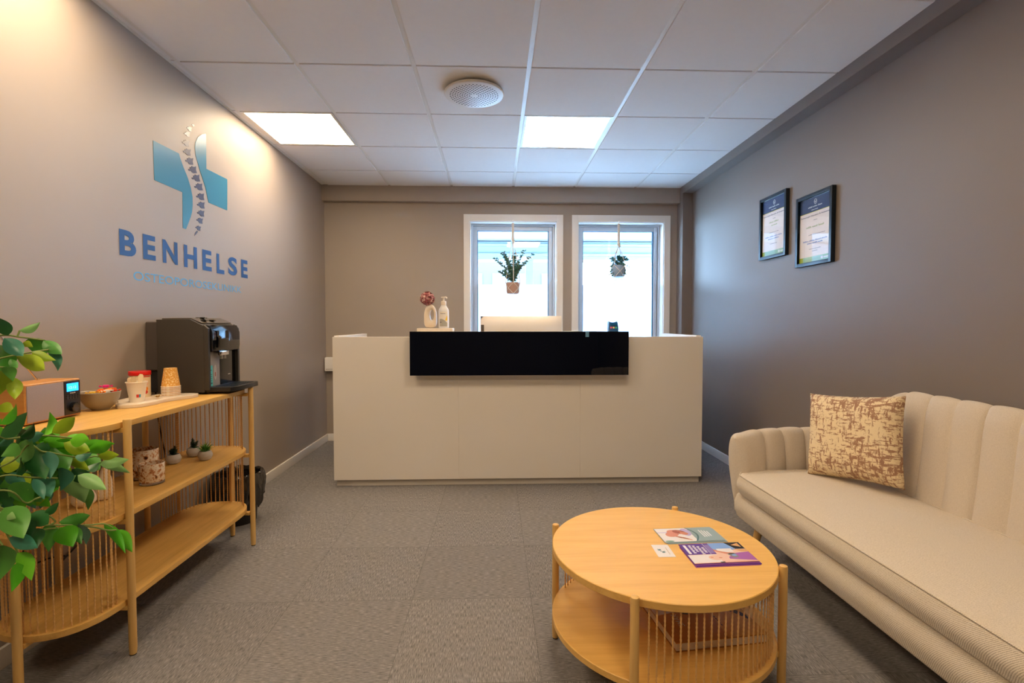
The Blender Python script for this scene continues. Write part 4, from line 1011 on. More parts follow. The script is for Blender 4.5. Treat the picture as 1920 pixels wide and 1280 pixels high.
# purple brochure stack
c0, u_, v_ = (.611, 1.488), (.9985, .05), (-.005, .9999)
fn = sheet_fn(c0, u_, v_, ZT)
mb = MB()
for k in range(4):
    f2 = sheet_fn((c0[0] + (3 - k) * .002 - (0 if k else .006), c0[1] + (k - 3) * .003), u_, v_, ZT)
    mb.prism([(0, 0), (.208, 0), (.208, .138), (0, .138)], k * .0018, k * .0018 + .0014, ix['purple' if k % 2 else 'violet'], fn=f2)
D = .0070
quad(mb, fn, .001, .207, .001, .137, ix['face'], D)
quad(mb, fn, .001, .095, .001, .058, ix['white'], D + .0001); quad(mb, fn, .095, .207, .085, .137, ix['blue'], D + .00012)
quad(mb, fn, .11, .16, .070, .095, ix['white'], D + .00013)
quad(mb, fn, .001, .098, .060, .137, ix['purple'], D + .0002)
for q, (a_, b_) in enumerate(((.066, .130), (.070, .128), (.080, .126), (.062, .120), (.072, .112))):
    if q == 0: quad(mb, fn, .010, .019, .066, .128, ix['ink'], D + .0003)
    else:
        n_ = 7
        for w_ in range(n_):
            ya = a_ + (b_ - a_) * w_ / n_
            quad(mb, fn, .014 + q * .013, .023 + q * .013 - .002 * (w_ % 2), ya, ya + (b_ - a_) / n_ * .72, ix['ink'], D + .0003)
quad(mb, fn, .079, .0805, .061, .136, ix['ink'], D + .0003)
for q in range(5): quad(mb, fn, .083 + q * .003, .0842 + q * .003, .066, .128, ix['lilac'], D + .0003)
def poly(pts, mi, d): mb.add([fn((x, y, d)) for x, y in pts], [tuple(range(len(pts)))], mi)
poly([(.098, .095), (.112, .080), (.150, .062), (.175, .058), (.172, .048), (.135, .052), (.098, .080)], ix['skin'], D + .0003)
poly([(.155, .137), (.175, .090), (.207, .090), (.207, .137)], ix['darkn'], D + .0003); poly([(.172, .118), (.200, .102), (.200, .132)], ix['tan'], D + .00035)
poly([(.165, .088), (.185, .070), (.207, .070), (.207, .089)], ix['tan'], D + .0004)
poly([(.130, .048), (.160, .062), (.207, .068), (.207, .010), (.150, .020), (.125, .025)], ix['violet'], D + .00032)
poly([(.130, .060), (.158, .062), (.160, .034), (.140, .030)], ix['grey'], D + .00042); blob(mb, fn, .150, .048, .008, .006, ix['blue'], D + .0005); blob(mb, fn, .145, .058, .010, .004, ix['darkn'], D + .00052)
blob(mb, fn, .085, .036, .024, .017, ix['face'], D + .0004); blob(mb, fn, .072, .038, .005, .003, ix['skin'], D + .0005); blob(mb, fn, .098, .034, .006, .003, ix['skin'], D + .0005); blob(mb, fn, .118, .045, .022, .010, ix['face'], D + .00041, .3)
poly([(.001, .001), (.207, .001), (.207, .006), (.001, .004)], ix['skin'], D + .00045); poly([(.085, .002), (.10, .002), (.10, .009), (.085, .007)], ix['darkn'], D + .0005)
single('brochure', mb, PL_, 'purple brochures with a photo of a patient, nearest the table edge', 'brochure', (.71, 1.56, ZT), 'brochures on the coffee table', smooth=False)
# large flat book on the lower shelf
BZ = .1812
t = thing('book', 'large flat orange-brown book lying on the lower shelf of the coffee table', 'book', (.66, 1.55, BZ))
u_, v_ = (.993, .118), (-.125, .992)
fn = sheet_fn((.538, 1.440), u_, v_, BZ)
BM = [mat('book_orange', 'B0742A', .4, var=.06), mat('book_white', 'C9C2BE', .4, var=.02), mat('book_pages', 'E6DCC8', .8, var=.04), mat('book_dark', '2B2E33', .4, var=.02), mat('book_yellow', 'C89238', .4, var=.03)]
MB().prism([(.003, .003), (.297, .003), (.297, .262), (.003, .262)], .002, .026, 0, fn=fn).build('page_block', BM[2], t)
cv = MB().prism([(0, 0), (.300, 0), (.300, .265), (0, .265)], .0262, .0285, 0, fn=fn).prism([(0, 0), (.300, 0), (.300, .265), (0, .265)], 0, .0018, 0, fn=fn)
def q4(a, b, c, d, mi, z=.0287): cv.add([fn((*p, z)) for p in (a, b, c, d)], [(0, 1, 2, 3)], mi)
q4((.001, .140), (.150, .165), (.150, .264), (.001, .264), 1)
q4((.170, .001), (.299, .001), (.299, .264), (.200, .264), 4, .02865)
cv.add([fn((*p, .0288)) for p in [(.235, .20), (.232, .150), (.262, .120), (.285, .085), (.290, .070), (.295, .100), (.285, .125), (.270, .140), (.262, .165), (.250, .165), (.248, .2)]], [tuple(range(11))], 3)
cv.add([fn((*p, .0288)) for p in [(.088, .140), (.110, .130), (.113, .145), (.104, .150), (.1, .158), (.088, .152)]], [tuple(range(6))], 3)
f3 = lambda p: fn((.070 - p[1], .075 + p[0], .0289))
put_text(cv, 'SMAK', 0, .066, 0, .020, f3, 1, .01)
f4 = lambda p: fn((.188 - p[1], .06 + p[0], .0289))
for q in range(9): cv.add([f4((x, y)) for x, y in [(q * .011, 0), (q * .011 + .007, 0), (q * .011 + .007, .004), (q * .011, .004)]], [(0, 1, 2, 3)], 3)
cv.build('cover', BM, t, smooth=False)

# ================================================================== sofa
sofa = thing('sofa', 'beige upholstered sofa with vertical channel seams, along the right wall', 'sofa', (1.56, 1.62, 0))
YC = 1.625
half = [(1.256, .872), (1.36, .905), (1.48, .938), (1.60, .958), (1.70, .945), (1.775, .905), (1.822, .835), (1.846, .74), (1.853, .62), (1.853, .45), (1.853, .2), (1.853, 0)]
ctrl = [(x, YC + d, 0) for x, d in half] + [(x, YC - d, 0) for x, d in reversed(half[:-1])]
raw = catmull(ctrl, 24)
cum = [0]
for a, b in zip(raw, raw[1:]): cum.append(cum[-1] + (b - a).length)
TOT = cum[-1]; NS = int(TOT / .0065)
def at_s(s):
    s = max(0, min(TOT, s)); lo = 0
    import bisect
    i = min(len(cum) - 2, max(0, bisect.bisect_right(cum, s) - 1))
    f = (s - cum[i]) / max(1e-9, cum[i + 1] - cum[i])
    return raw[i].lerp(raw[i + 1], f)
PITCH = TOT / round(TOT / .130)
mb = MB(); vs, fs = [], []
ring_n = None
for i in range(-12, NS + 13):
    ii = max(0, min(NS, i)); s = TOT * ii / NS
    p = at_s(s); tg = (at_s(s + .004) - at_s(s - .004)).normalized(); nn = Vector((-tg.y, tg.x, 0))
    e = min(s, TOT - s)
    w = smoothstep(.42, .86, e)
    H = .600 + .012 * smoothstep(0, .1, e) + .245 * smoothstep(.44, .93, e)
    arm = [(-.02, .215), (-.058, .30), (-.060, .40), (-.052, .50), (-.040, H - .045), (-.022, H - .010), (.006, H), (.036, H - .008), (.058, H - .04), (.068, .50), (.058, .40), (.020, .28), (-.035, .205), (-.075, .197), (-.06, .197)]
    bak = [(-.05, .215), (-.066, .30), (-.062, .40), (-.045, .55), (-.026, H - .09), (-.008, H - .025), (.016, H), (.040, H - .010), (.056, H - .05), (.060, .60), (.056, .42), (.030, .30), (-.02, .215), (-.075, .199), (-.06, .199)]
    prof = [Vector((a[0] * (1 - w) + b[0] * w, a[1] * (1 - w) + b[1] * w, 0)) for a, b in zip(arm, bak)]
    prof = catmull(prof, 4, True)
    ph = (s / PITCH) % 1.0; pf = (abs(sin(pi * ph)) ** .30 - 1) if e > PITCH * .5 else 0
    cen = Vector((sum(q.x for q in prof) / len(prof), sum(q.y for q in prof) / len(prof), 0))
    over = (-i if i < 0 else i - NS) / 12.0
    ring = []
    for k, q in enumerate(prof):
        off, z = q.x, q.y
        # channel stitching on the inner face and over the crest
        inner = 1 if k < 24 else max(0, 1 - (k - 24) / 9)
        amt = .024 * pf * inner * smoothstep(.2, .3, z) * (smoothstep(.0, .05, e))
        dx = -amt * (1 - smoothstep(17, 27, k))
        zz = z + amt * .6 * smoothstep(15, 20, k) * (1 - smoothstep(26, 34, k))
        off2 = off + dx * 1.0
        if over > 0:
            th = min(1, over) * pi / 2
            f = max(.02, cos(th))
            off2 = cen.x + (off2 - cen.x) * f; zz = cen.y + (zz - cen.y) * (1 - (1 - f) * .12)
        fw_ = (.050 * sin(min(1, over) * pi / 2)) if over > 0 else 0
        pos = p + nn * off2 + (tg * (-fw_ if i < 0 else fw_)); pos.z = zz
        ring.append(pos)
    vs += ring; ring_n = len(ring)
R_n = NS + 24
for i in range(R_n):
    for k in range(ring_n):
        fs.append((i * ring_n + k, (i + 1) * ring_n + k, (i + 1) * ring_n + (k + 1) % ring_n, i * ring_n + (k + 1) % ring_n))
fs.append(tuple(range(ring_n))); fs.append(tuple(reversed(range(R_n * ring_n, (R_n + 1) * ring_n))))
mb.add(vs, fs)
mb.build('back_and_arms', FABS, sofa, ang=50)
# seat base
def slab(x0, x1, y0, y1, z0, z1, rc, edge, crown=0, nx=26, ny=60):
    """cushion-like slab with rounded plan corners and edges"""
    mb = MB(); n = 48; out = []
    per = []
    for (cx, cy, a0) in ((x1 - rc, y1 - rc, 0), (x0 + rc, y1 - rc, 90), (x0 + rc, y0 + rc, 180), (x1 - rc, y0 + rc, 270)):
        for k in range(13):
            a = radians(a0 + 90 * k / 12); per.append((cx + rc * cos(a), cy + rc * sin(a)))
    cx, cy = (x0 + x1) / 2, (y0 + y1) / 2
    dense = []
    for i in range(len(per)):
        a, b = per[i], per[(i + 1) % len(per)]; d = math.hypot(b[0] - a[0], b[1] - a[1]); m = max(1, int(d / .04))
        for k in range(m): dense.append((a[0] + (b[0] - a[0]) * k / m, a[1] + (b[1] - a[1]) * k / m))
    rows = []
    def row(ins, z): rows.append([(cx + (x - cx) * (1 - ins / ((x1 - x0) / 2)), cy + (y - cy) * (1 - ins / ((y1 - y0) / 2)), z) for x, y in dense])
    zm = (z1 - z0)
    for k in range(7): a = pi / 2 * k / 6; row(edge * (1 - sin(a)), z0 + edge * (1 - cos(a)))
    bul = .008
    for k in range(1, 6): f = k / 6; row(-bul * sin(pi * f), z0 + edge + (zm - 2 * edge) * f)
    for k in range(7): a = pi / 2 * k / 6; row(edge * (1 - cos(a)), z1 - edge + edge * sin(a))
    for k in range(1, 15):
        f = k / 14; ins = edge + ((x1 - x0) / 2 - edge - .002) * f
        row(ins, z1 + crown * (1 - (1 - f) ** 2.2))
    v = [p for r in rows for p in r]; L = len(dense); f_ = []
    for i in range(len(rows) - 1):
        for k in range(L): f_.append((i * L + k, i * L + (k + 1) % L, (i + 1) * L + (k + 1) % L, (i + 1) * L + k))
    f_.append(tuple(reversed(range(L)))); f_.append(tuple((len(rows) - 1) * L + k for k in range(L)))
    return mb.add(v, f_), dense, (cx, cy)
b1, _, _ = slab(1.208, 1.80, YC - .875, YC + .868, .190, .316, .07, .022)
b1.build('seat_base', FAB, sofa, ang=60)
b2, den, (cx, cy) = slab(1.200, 1.802, YC - .862, YC + .852, .317, .415, .10, .016, .022)
sc_ = b2.build('seat_cushion', FAB, sofa, ang=60)
ip = [(cx + (x - cx) * .988, cy + (y - cy) * .995, .4135) for x, y in den]
MB().tube(ip, .0032, 6, closed=True).build('piping', FAB, sc_)
for x, y, sx, sy in ((1.335, YC + .80, -1, 1), (1.335, YC - .80, -1, -1), (1.76, YC + .78, 1, 1), (1.76, YC - .78, 1, -1)):
    MB().tube([(x, y, .20), (x + sx * .03, y + sy * .03, 0)], .024, 20, rf=lambda t: 1 - .42 * t).build('leg', OAKZ, sofa)
# printed cushion
def cushion(TL, TR, BR, BL, label):
    TL, TR, BR, BL = map(Vector, (TL, TR, BR, BL)); n = 28
    c0 = (TL + TR + BR + BL) / 4
    U = ((TR - TL) + (BR - BL)).normalized(); V = ((TL - BL) + (TR - BR)); V = (V - U * V.dot(U)).normalized(); Nn = U.cross(V)
    w = ((TR - TL).length + (BR - BL).length) / 4; h = ((TL - BL).length + (TR - BR).length) / 4
    o = thing('cushion', label, 'cushion', tuple(c0))
    mb = MB()
    for sgn in (1, -1):
        vs, fs = [], []
        for j in range(n + 1):
            for i in range(n + 1):
                u, v = -1 + 2 * i / n, -1 + 2 * j / n
                pu = u * (1 - .055 * (1 - v * v)) ; pv = v * (1 - .055 * (1 - u * u))
                th = .075 * ((1 - u ** 4) * (1 - v ** 4)) ** .55
                th += .004 * sin(9 * u + 4 * v) * (1 - u * u) * (1 - v * v)
                vs.append((pu * w, pv * h, sgn * th))
        for j in range(n):
            for i in range(n):
                a = j * (n + 1) + i; q = (a, a + 1, a + n + 2, a + n + 1)
                fs.append(q if sgn > 0 else q[::-1])
        mb.add(vs, fs)
    mb.build('cover', PILLOW, o, local=True, ang=80)
    m3 = Matrix((U, V, Nn)).transposed()
    o.rotation_mode = 'QUATERNION'; o.rotation_quaternion = m3.to_quaternion()
    return o
cushion((1.588, 2.425, .800), (1.770, 2.065, .862), (1.712, 2.035, .450), (1.515, 2.390, .438), 'cream cushion with a brown broken-stroke print, leaning in the sofa corner')
# ================================================================== things on the sideboard (top z .822)
Z0 = .8222
# coffee machine
cm = thing('coffee_machine', 'black and dark grey coffee machine at the far end of the sideboard', 'coffee machine', (-1.51, 2.57, Z0))
yn, yf = 2.425, 2.715; xb, xf = -1.603, -1.385
DG = mat('dark_grey_plastic', '37332F', .45, var=.03, bmp=.05, bscale=1200)
prof = [(xb, .010), (xf, .010), (xf, .330), (xf - .062, .360), (xb, .358)]
def CM(p): return (p[0], yn + p[2], Z0 + p[1])
MB().prism(prof, 0, yf - yn, bev=.004, fn=CM).build('housing', DG, cm)
MB().box((-1.664, yn + .012, Z0 + .115), (xb - .001, yf - .02, Z0 + .348), .012, 3).build('water_tank', mat('smoky_tank', '4A4442', .15, var=.03), cm)
MB().box((-1.655, yn + .03, Z0 + .008), (xb - .001, yf - .03, Z0 + .112), .004).build('tank_base', BLACKM, cm)
for a_, b_ in ((0, .018), (yf - yn - .018, yf - yn)):
    MB().prism([(xf, .02), (xf + .022, .02), (xf + .022, .315), (xf, .335)], a_, b_, bev=.003, fn=CM).build('front_bezel', DG, cm)
MB().prism([(xf + .0005, .205), (xf + .030, .205), (xf + .034, .230), (xf + .034, .295), (xf + .020, .330), (xf + .0005, .333)], .0185, yf - yn - .0185, bev=.003, fn=CM).build('control_front', GLOSSB, cm)
MB().box((xf + .0345, yn + .05, Z0 + .222), (xf + .037, yn + .16, Z0 + .305), .001).build('touch_display', mat('display_black', '030408', .03, var=.01), cm)
MB().prism([(xb + .02, .3585), (xf - .064, .361), (xf - .012, .340), (xf - .014, .344), (xf - .066, .3665), (xb + .02, .364)], .012, yf - yn - .012, bev=.001, fn=CM).build('top_lid', mat('lid_bronze_grey', '5A524A', .25, var=.04), cm)
for a, b in ((xf - .030, .06), (xf - .030, .13), (xf - .055, .10), (-1.49, .15)):
    zz = .352 if a > -1.43 else .3645
    MB().lathe([(.016, 0), (.017, .003), (.014, .006)], (a, yn + b, Z0 + zz), 20).build('button', GLOSSB, cm)
sp = MB().box((xf + .004, yn + .07, Z0 + .183), (xf + .040, yn + .15, Z0 + .204), .004).cyl((xf + .030, yn + .095, Z0 + .165), (xf + .030, yn + .095, Z0 + .185), .008, 14).cyl((xf + .030, yn + .125, Z0 + .165), (xf + .030, yn + .125, Z0 + .185), .008, 14)
sp.build('spout', CHROME, cm)
MB().box((xf - .0, yn + .0185, Z0 + .03), (xf + .006, yn + .125, Z0 + .200)).build('lower_front', mat('warm_grey_panel', '958E86', .35, var=.03), cm)['label'] = 'grey lower front'
dk = MB().box((xf, yn + .1255, Z0 + .03), (xf + .008, yf - yn + yn - .019, Z0 + .200), .001)
dk.build('lower_front', GLOSSB, cm)['label'] = 'gloss black lower front'
st = MB().box((xf + .0061, yn + .024, Z0 + .035), (xf + .007, yn + .060, Z0 + .135), mi=0).box((xf + .0071, yn + .028, Z0 + .045), (xf + .0075, yn + .056, Z0 + .052), mi=1).box((xf + .0071, yn + .028, Z0 + .110), (xf + .0075, yn + .050, Z0 + .115), mi=1)
for q in range(4): st.box((xf + .0071, yn + .028, Z0 + .06 + q * .010), (xf + .0075, yn + .054, Z0 + .063 + q * .010), mi=1)
st.build('teal_sticker', [mat('sticker_teal', '4FC4BC', .5, var=.02), mat('sticker_ink', '2A6E70', .5, var=.02)], cm)
st = MB().prism([(.082 + .013 * cos(q * pi / 8), .10 + .038 * sin(q * pi / 8)) for q in range(16)], xf + .0061, xf + .0072, fn=lambda p: (p[2], yn + p[0], Z0 + p[1]))
st.box((xf + .0073, yn + .078, Z0 + .08), (xf + .0077, yn + .086, Z0 + .10), mi=1)
st.build('oval_sticker', [mat('sticker_white', 'B9AFA4', .5, var=.02), mat('sticker_red', 'A85A48', .5, var=.02)], cm)
MB().box((xf + .0082, yn + .195, Z0 + .078), (xf + .009, yn + .218, Z0 + .082)).build('badge', CHROME, cm)
tr = MB().box((xf - .005, yn + .02, Z0 + .006), (xf + .012, yf - .02, Z0 + .028))
tr.prism([(xf + .001, yn + .01), (-1.268, yn + .01), (-1.248, yn + .05), (-1.248, yf - .045), (-1.268, yf - .005), (xf + .001, yf - .005)], Z0 + .0125, Z0 + .034, bev=.004)
tr.build('drip_tray', BLACK, cm)
gr = MB()
for i in range(15): gr.box((xf + .028, yn + .045 + i * .0135, Z0 + .0342), (-1.268, yn + .050 + i * .0135, Z0 + .036))
gr.build('tray_grille', mat('grille_grey', '3A4450', .3, metal=.6, var=.02), cm)
for x in (xb + .03, xf - .03):
    for y in (yn + .04, yf - .04): MB().lathe([(.016, 0), (.018, .0098)], (x, y, Z0), 16).build('foot', BLACKM, cm)

# radio
rd = thing('table_radio', 'small wooden table radio with grey cloth front and blue display, on the sideboard', 'radio', (-1.60, 1.79, Z0))
rx, ry0, ry1, rh = -1.540, 1.684, 1.905, .137
MB().box((-1.655, ry0, Z0 + .004), (rx, ry1, Z0 + rh), .006, 3).build('case', wood('radio_wood', 'C48A48', 'A86A30', 'x'), rd)
GR = mat('speaker_cloth', '9A9098', .9, var=.25, vscale=900, bmp=.4, bscale=1500)
MB().box((rx - .001, ry0 + .006, Z0 + .010), (rx + .003, ry0 + .146, Z0 + rh - .006), .001).build('speaker_cloth', GR, rd)
MB().box((rx - .001, ry0 + .1465, Z0 + .010), (rx + .004, ry1 - .006, Z0 + rh - .006), .001).build('control_panel', BLACK, rd)
dp = MB().box((rx + .0041, ry0 + .157, Z0 + .094), (rx + .0048, ry1 - .014, Z0 + .123))
dp.build('display', mat('radio_display', '1E8CF0', .3, emit=1.1), rd)
tx = MB(); RF = lambda p: (rx + .0049 + p[2], ry0 + p[0], Z0 + p[1])
put_text(tx, '12:12', .166, .197, .103, .112, RF, 0, 0)
tx.build('clock_digits', mat('digit_pale', '9AD0FF', .4, emit=.8), rd, smooth=False)
tx = MB(); put_text(tx, 'PHILIPS', .171, .194, .0855, .0895, lambda p: (rx + .0042, ry0 + p[0], Z0 + p[1]), 0, .02); tx.build('maker_mark', PM['ink'], rd, smooth=False)
for j in range(2):
    for i in range(5):
        MB().box((rx + .004, ry0 + .154 + i * .0118, Z0 + .066 + j * .0085), (rx + .0062, ry0 + .1635 + i * .0118, Z0 + .0725 + j * .0085), .0008).build('button', mat('radio_button', '2C2C32', .3, var=.03), rd)
MB().lathe([(.0175, 0), (.0180, .004), (.0172, .011), (.015, .013), (.001, .013)], (0, 0, 0), 28).build('knob', GLOSSB, rd, local=True)
k = [x for x in bpy.data.objects if x.name.startswith('knob')][-1]
k.location = (rx + .004 + 1.60, ry0 + .182 - 1.79, .036); k.rotation_euler = (0, pi / 2, 0)
MB().tube([(-1.635, 1.84, Z0 + rh - .002), (-1.628, 1.62, Z0 + .40)], .0028, 8, rf=lambda t: 1 if t < .5 else .7).cyl((-1.635, 1.842, Z0 + rh - .004), (-1.635, 1.842, Z0 + rh + .006), .005).build('antenna', CHROME, rd)

# bowl with wrapped sweets
bxx, byy = -1.558, 2.02
GREYB = mat('grey_stoneware', '8F867A', .3, var=.05)
single('bowl', MB().lathe([(.028, 0), (.031, .004), (.047, .018), (.061, .042), (.0668, .070), (.0655, .072), (.0632, .070), (.057, .042), (.044, .023), (.001, .016)], (bxx, byy, Z0), 48), GREYB,
       'grey stoneware bowl of wrapped sweets beside the radio', 'bowl', (bxx, byy, Z0))
SWC = [('FF7A1E', 'orange'), ('FF9A28', 'orange'), ('FFC23A', 'yellow'), ('E0208C', 'pink'), ('E8401E', 'red'), ('F4E2D0', 'white'), ('7A5AA0', 'purple')]
def sweet(x, y, z, ci, rz, lab):
    t = thing('wrapped_sweet', lab, 'sweet', (x, y, z), rz, 'wrapped sweets in the bowl')
    m_ = mat('sweet_' + SWC[ci][1] + str(ci), SWC[ci][0], .3, var=.1)
    MB().box((-.010, -.007, 0), (.010, .007, .011), .004, 3).build('wrapper_body', m_, t, local=True)
    tw = MB()
    for s_ in (-1, 1):
        v = [(s_ * .0095, 0, .006)] + [(s_ * .0205, .009 * cos(q * pi / 6), .006 + .005 * sin(q * pi / 1.3)) for q in range(7)]
        tw.add(v, [(0, q, q + 1) for q in range(1, 7)])
    tw.build('twisted_end', m_, t, local=True, smooth=False)
sl = [(-.045, .01, 5, .1, 6), (-.02, -.03, 5.2, 1, 6), (.0, -.045, 6.2, .5, 2), (-.01, .02, 6.6, 2, 0), (.015, .035, 6.4, .3, 1), (.03, .0, 6.4, 1.2, 5), (-.032, .045, 6.2, 2.2, 4), (.038, .035, 6.3, .9, 4), (.008, .056, 6.6, 1.6, 0), (-.005, .045, 7.9, .4, 3), (.012, -.012, 6.2, 2.6, 1), (-.05, -.022, 5.2, 1.3, 2)]
sl2 = {6: 'purple wrapped sweet low in the grey bowl', 2: 'yellow wrapped sweet in the grey bowl', 0: 'orange wrapped sweet in the grey bowl', 1: 'orange wrapped sweet in the grey bowl', 5: 'white wrapped sweet in the grey bowl', 4: 'red wrapped sweet in the grey bowl', 3: 'bright pink wrapped sweet on top of the heap in the grey bowl'}
for dx, dy, dz, rz, ci in sl: sweet(bxx + dx * .85, byy + dy * .82, Z0 + dz / 100 + .003, ci, rz, sl2[ci])

# wavy stone tray with cups
tpts = catmull([(-1.500, 2.035, 0), (-1.440, 2.055, 0), (-1.420, 2.120, 0), (-1.422, 2.190, 0), (-1.405, 2.250, 0), (-1.375, 2.310, 0), (-1.385, 2.375, 0), (-1.440, 2.388, 0), (-1.530, 2.360, 0), (-1.580, 2.320, 0), (-1.610, 2.250, 0), (-1.600, 2.170, 0), (-1.560, 2.120, 0), (-1.545, 2.08, 0)], 5, True)
single('stone_tray', MB().prism([(p.x, p.y) for p in tpts], Z0, Z0 + .014, bev=.003), mat('white_marble', 'DCCDB8', .4, var=.12, vscale=30),
       'wavy-edged pale stone tray with the cups, on the sideboard', 'tray', (-1.5, 2.2, Z0))
ZZ = Z0 + .0142
def paper_cup(x, y, z, up, label, matb, wrap=None, group=None, open_=True):
    t = thing('paper_cup', label, 'cup', (x, y, z), group=group)
    rb, rt, h_ = .0255, .0365, .084
    pr = [(rb, 0), (rb, .004), (rt, h_)] ; inn = [(rt - .001, h_ - .0005), (rb - .0015, .007), (.0005, .007)]
    mb = MB().lathe(pr + inn if open_ else pr, (0, 0, 0), 36, cap=True)
    rim = MB().lathe([(rt, h_ - .004), (rt + .0018, h_ - .003), (rt + .0018, h_ - .0006), (rt, h_), (rt - .001, h_ - .002)], (0, 0, 0), 36, cap=False)
    o1 = mb.build('cup_wall', matb, t, local=True); o2 = rim.build('rim', mat('cup_rim_white', 'E8DCCC', .5, var=.01), t, local=True)
    if not up:
        for o in (o1, o2):
            for v in o.data.vertices: v.co = Vector((v.co.x, -v.co.y, h_ - v.co.z))
    return t
t = paper_cup(-1.490, 2.125, ZZ, True, 'white paper cup holding wooden stirrers, on the wavy stone tray', mat('cup_white', 'E9DDCB', .55, var=.01))
lb = MB()
for a0, a1, mi in ((-1.02, -.72, 0), (-.70, -.50, 1)):
    vs = []; fs = []
    for i in range(7):
        a = a0 + (a1 - a0) * i / 6
        for z in (.020, .033): r = .0255 + .011 * (z - .004) / .080 + .0004; vs.append((r * cos(a), r * sin(a), z))
    for i in range(6): fs.append((2 * i, 2 * i + 2, 2 * i + 3, 2 * i + 1))
    lb.add(vs, fs, mi)
lb.build('printed_patch', [mat('cup_red', 'D0342A', .5, var=.02), mat('cup_blue', '3C9CC0', .5, var=.02)], t, local=True)
SW = mat('pale_birch', 'E8CFA6', .6, var=.05)
def stirrer(x, y, z, dx, dy, L, lab, w=.011, rz=0):
    t0 = Vector((x, y, z)); d = Vector((dx, dy, 1)).normalized()
    mb = MB(); sd = d.cross(Vector((1, -.6, 0))).normalized(); nn = d.cross(sd)
    out = [(-w * .3, 0), (w * .3, 0), (w * .35, L * .6), (w * .8, L * .75), (w * .9, L * .92), (w * .5, L), (-w * .5, L), (-w * .9, L * .92), (-w * .8, L * .75), (-w * .35, L * .6)]
    mb.prism(out, -.0008, .0008, fn=lambda p: t0 + sd * p[0] + d * p[1] + nn * p[2])
    single('wooden_stirrer', mb, SW, lab, 'stirrer', tuple(t0), 'wooden stirrers in the paper cup')
stirrer(-1.498, 2.132, ZZ + .009, .05, -.22, .098, 'broad pale wooden stirrer leaning left in the white paper cup')
stirrer(-1.486, 2.120, ZZ + .009, -.02, .30, .108, 'broad pale wooden stirrer leaning right in the white paper cup')
stirrer(-1.502, 2.120, ZZ + .009, -.06, -.10, .094, 'wooden stirrer at the back of the white paper cup')
def mk_kraft():
    m, nt, b = new_mat('kraft_print')
    f = noise(nt, coords(nt), 160, 5, .7)
    nt.links.new(ramp(nt, f, [(0, 'D89A3C'), (.53, 'DDA044'), (.58, 'F4DCA4'), (1, 'F8E8C0')]), b.inputs['Base Color'])
    b.inputs['Roughness'].default_value = .6
    return m
KR = mk_kraft()
rank = ['topmost', 'second from the top', 'third from the top', 'fourth from the top', 'fifth from the top', 'sixth from the top', 'bottom one']
for q in range(7):
    paper_cup(-1.462, 2.300, ZZ + q * .0068, False, 'upturned kraft paper cup with white flecks, %s of the stack' % rank[6 - q], KR, group='upturned paper cups on the stone tray')
# tin with a red lid
tn = thing('instant_drink_tin', 'cream tin with a red lid standing behind the white paper cup', 'tin', (-1.580, 2.275, ZZ))
MB().lathe([(.038, 0), (.0395, .002), (.0395, .094), (.038, .096)], (-1.580, 2.275, ZZ), 40).build('body', mat('tin_cream', 'E6CFA8', .35, var=.02), tn)
MB().lathe([(.0412, .0965), (.042, .098), (.042, .112), (.041, .114), (.001, .114)], (-1.580, 2.275, ZZ), 40).build('lid', mat('lid_red', 'D81E1A', .3, var=.02), tn)
def patch(cx, cy, r, a0, a1, z0, z1, mb, mi, n=8, shp=None):
    vs, fs = [], []
    for i in range(n + 1):
        f = i / n; a = a0 + (a1 - a0) * f; s_ = math.sqrt(max(0, 1 - (2 * f - 1) ** 2)) if shp else 1
        zm = (z0 + z1) / 2; hh = (z1 - z0) / 2 * s_
        for z in (zm - hh, zm + hh): vs.append((cx + r * cos(a), cy + r * sin(a), ZZ + z))
    for i in range(n): fs.append((2 * i, 2 * i + 2, 2 * i + 3, 2 * i + 1))
    mb.add(vs, fs, mi)
lb = MB()
patch(-1.580, 2.275, .0398, -.75, -.15, .052, .074, lb, 0, 10, 1); patch(-1.580, 2.275, .0400, -.68, -.22, .060, .066, lb, 3, 6)
patch(-1.580, 2.275, .0399, -.75, -.15, .026, .046, lb, 1, 10, 1); patch(-1.580, 2.275, .0400, -.82, -.2, .014, .030, lb, 2, 10, 1); patch(-1.580, 2.275, .0398, -1.0, .2, .088, .093, lb, 2)
lb.build('label', [mat('tin_pale_red', 'E8A090', .4, var=.02), mat('tin_orange', 'E88A28', .4, var=.02), mat('tin_red', 'C83020', .4, var=.02), mat('tin_white', 'F0E4D0', .4, var=.02)], tn)
fl = MB()
for i in range(26):
    a = random.uniform(0, 2 * pi); d = Vector((cos(a), sin(a), random.uniform(.1, 1.0))).normalized()
    leaf(fl, (-1.458, 2.205, ZZ + .004), Vector((-1.458, 2.205, ZZ + .004)) + d * random.uniform(.012, .024), .010, up=(0, 0, 1), seg=4)
single('dried_blossom', fl, mat('cream_blossom', 'EAD3A4', .8, var=.1), 'small cream dried blossom lying on the wavy stone tray', 'dried flower', (-1.458, 2.205, ZZ))

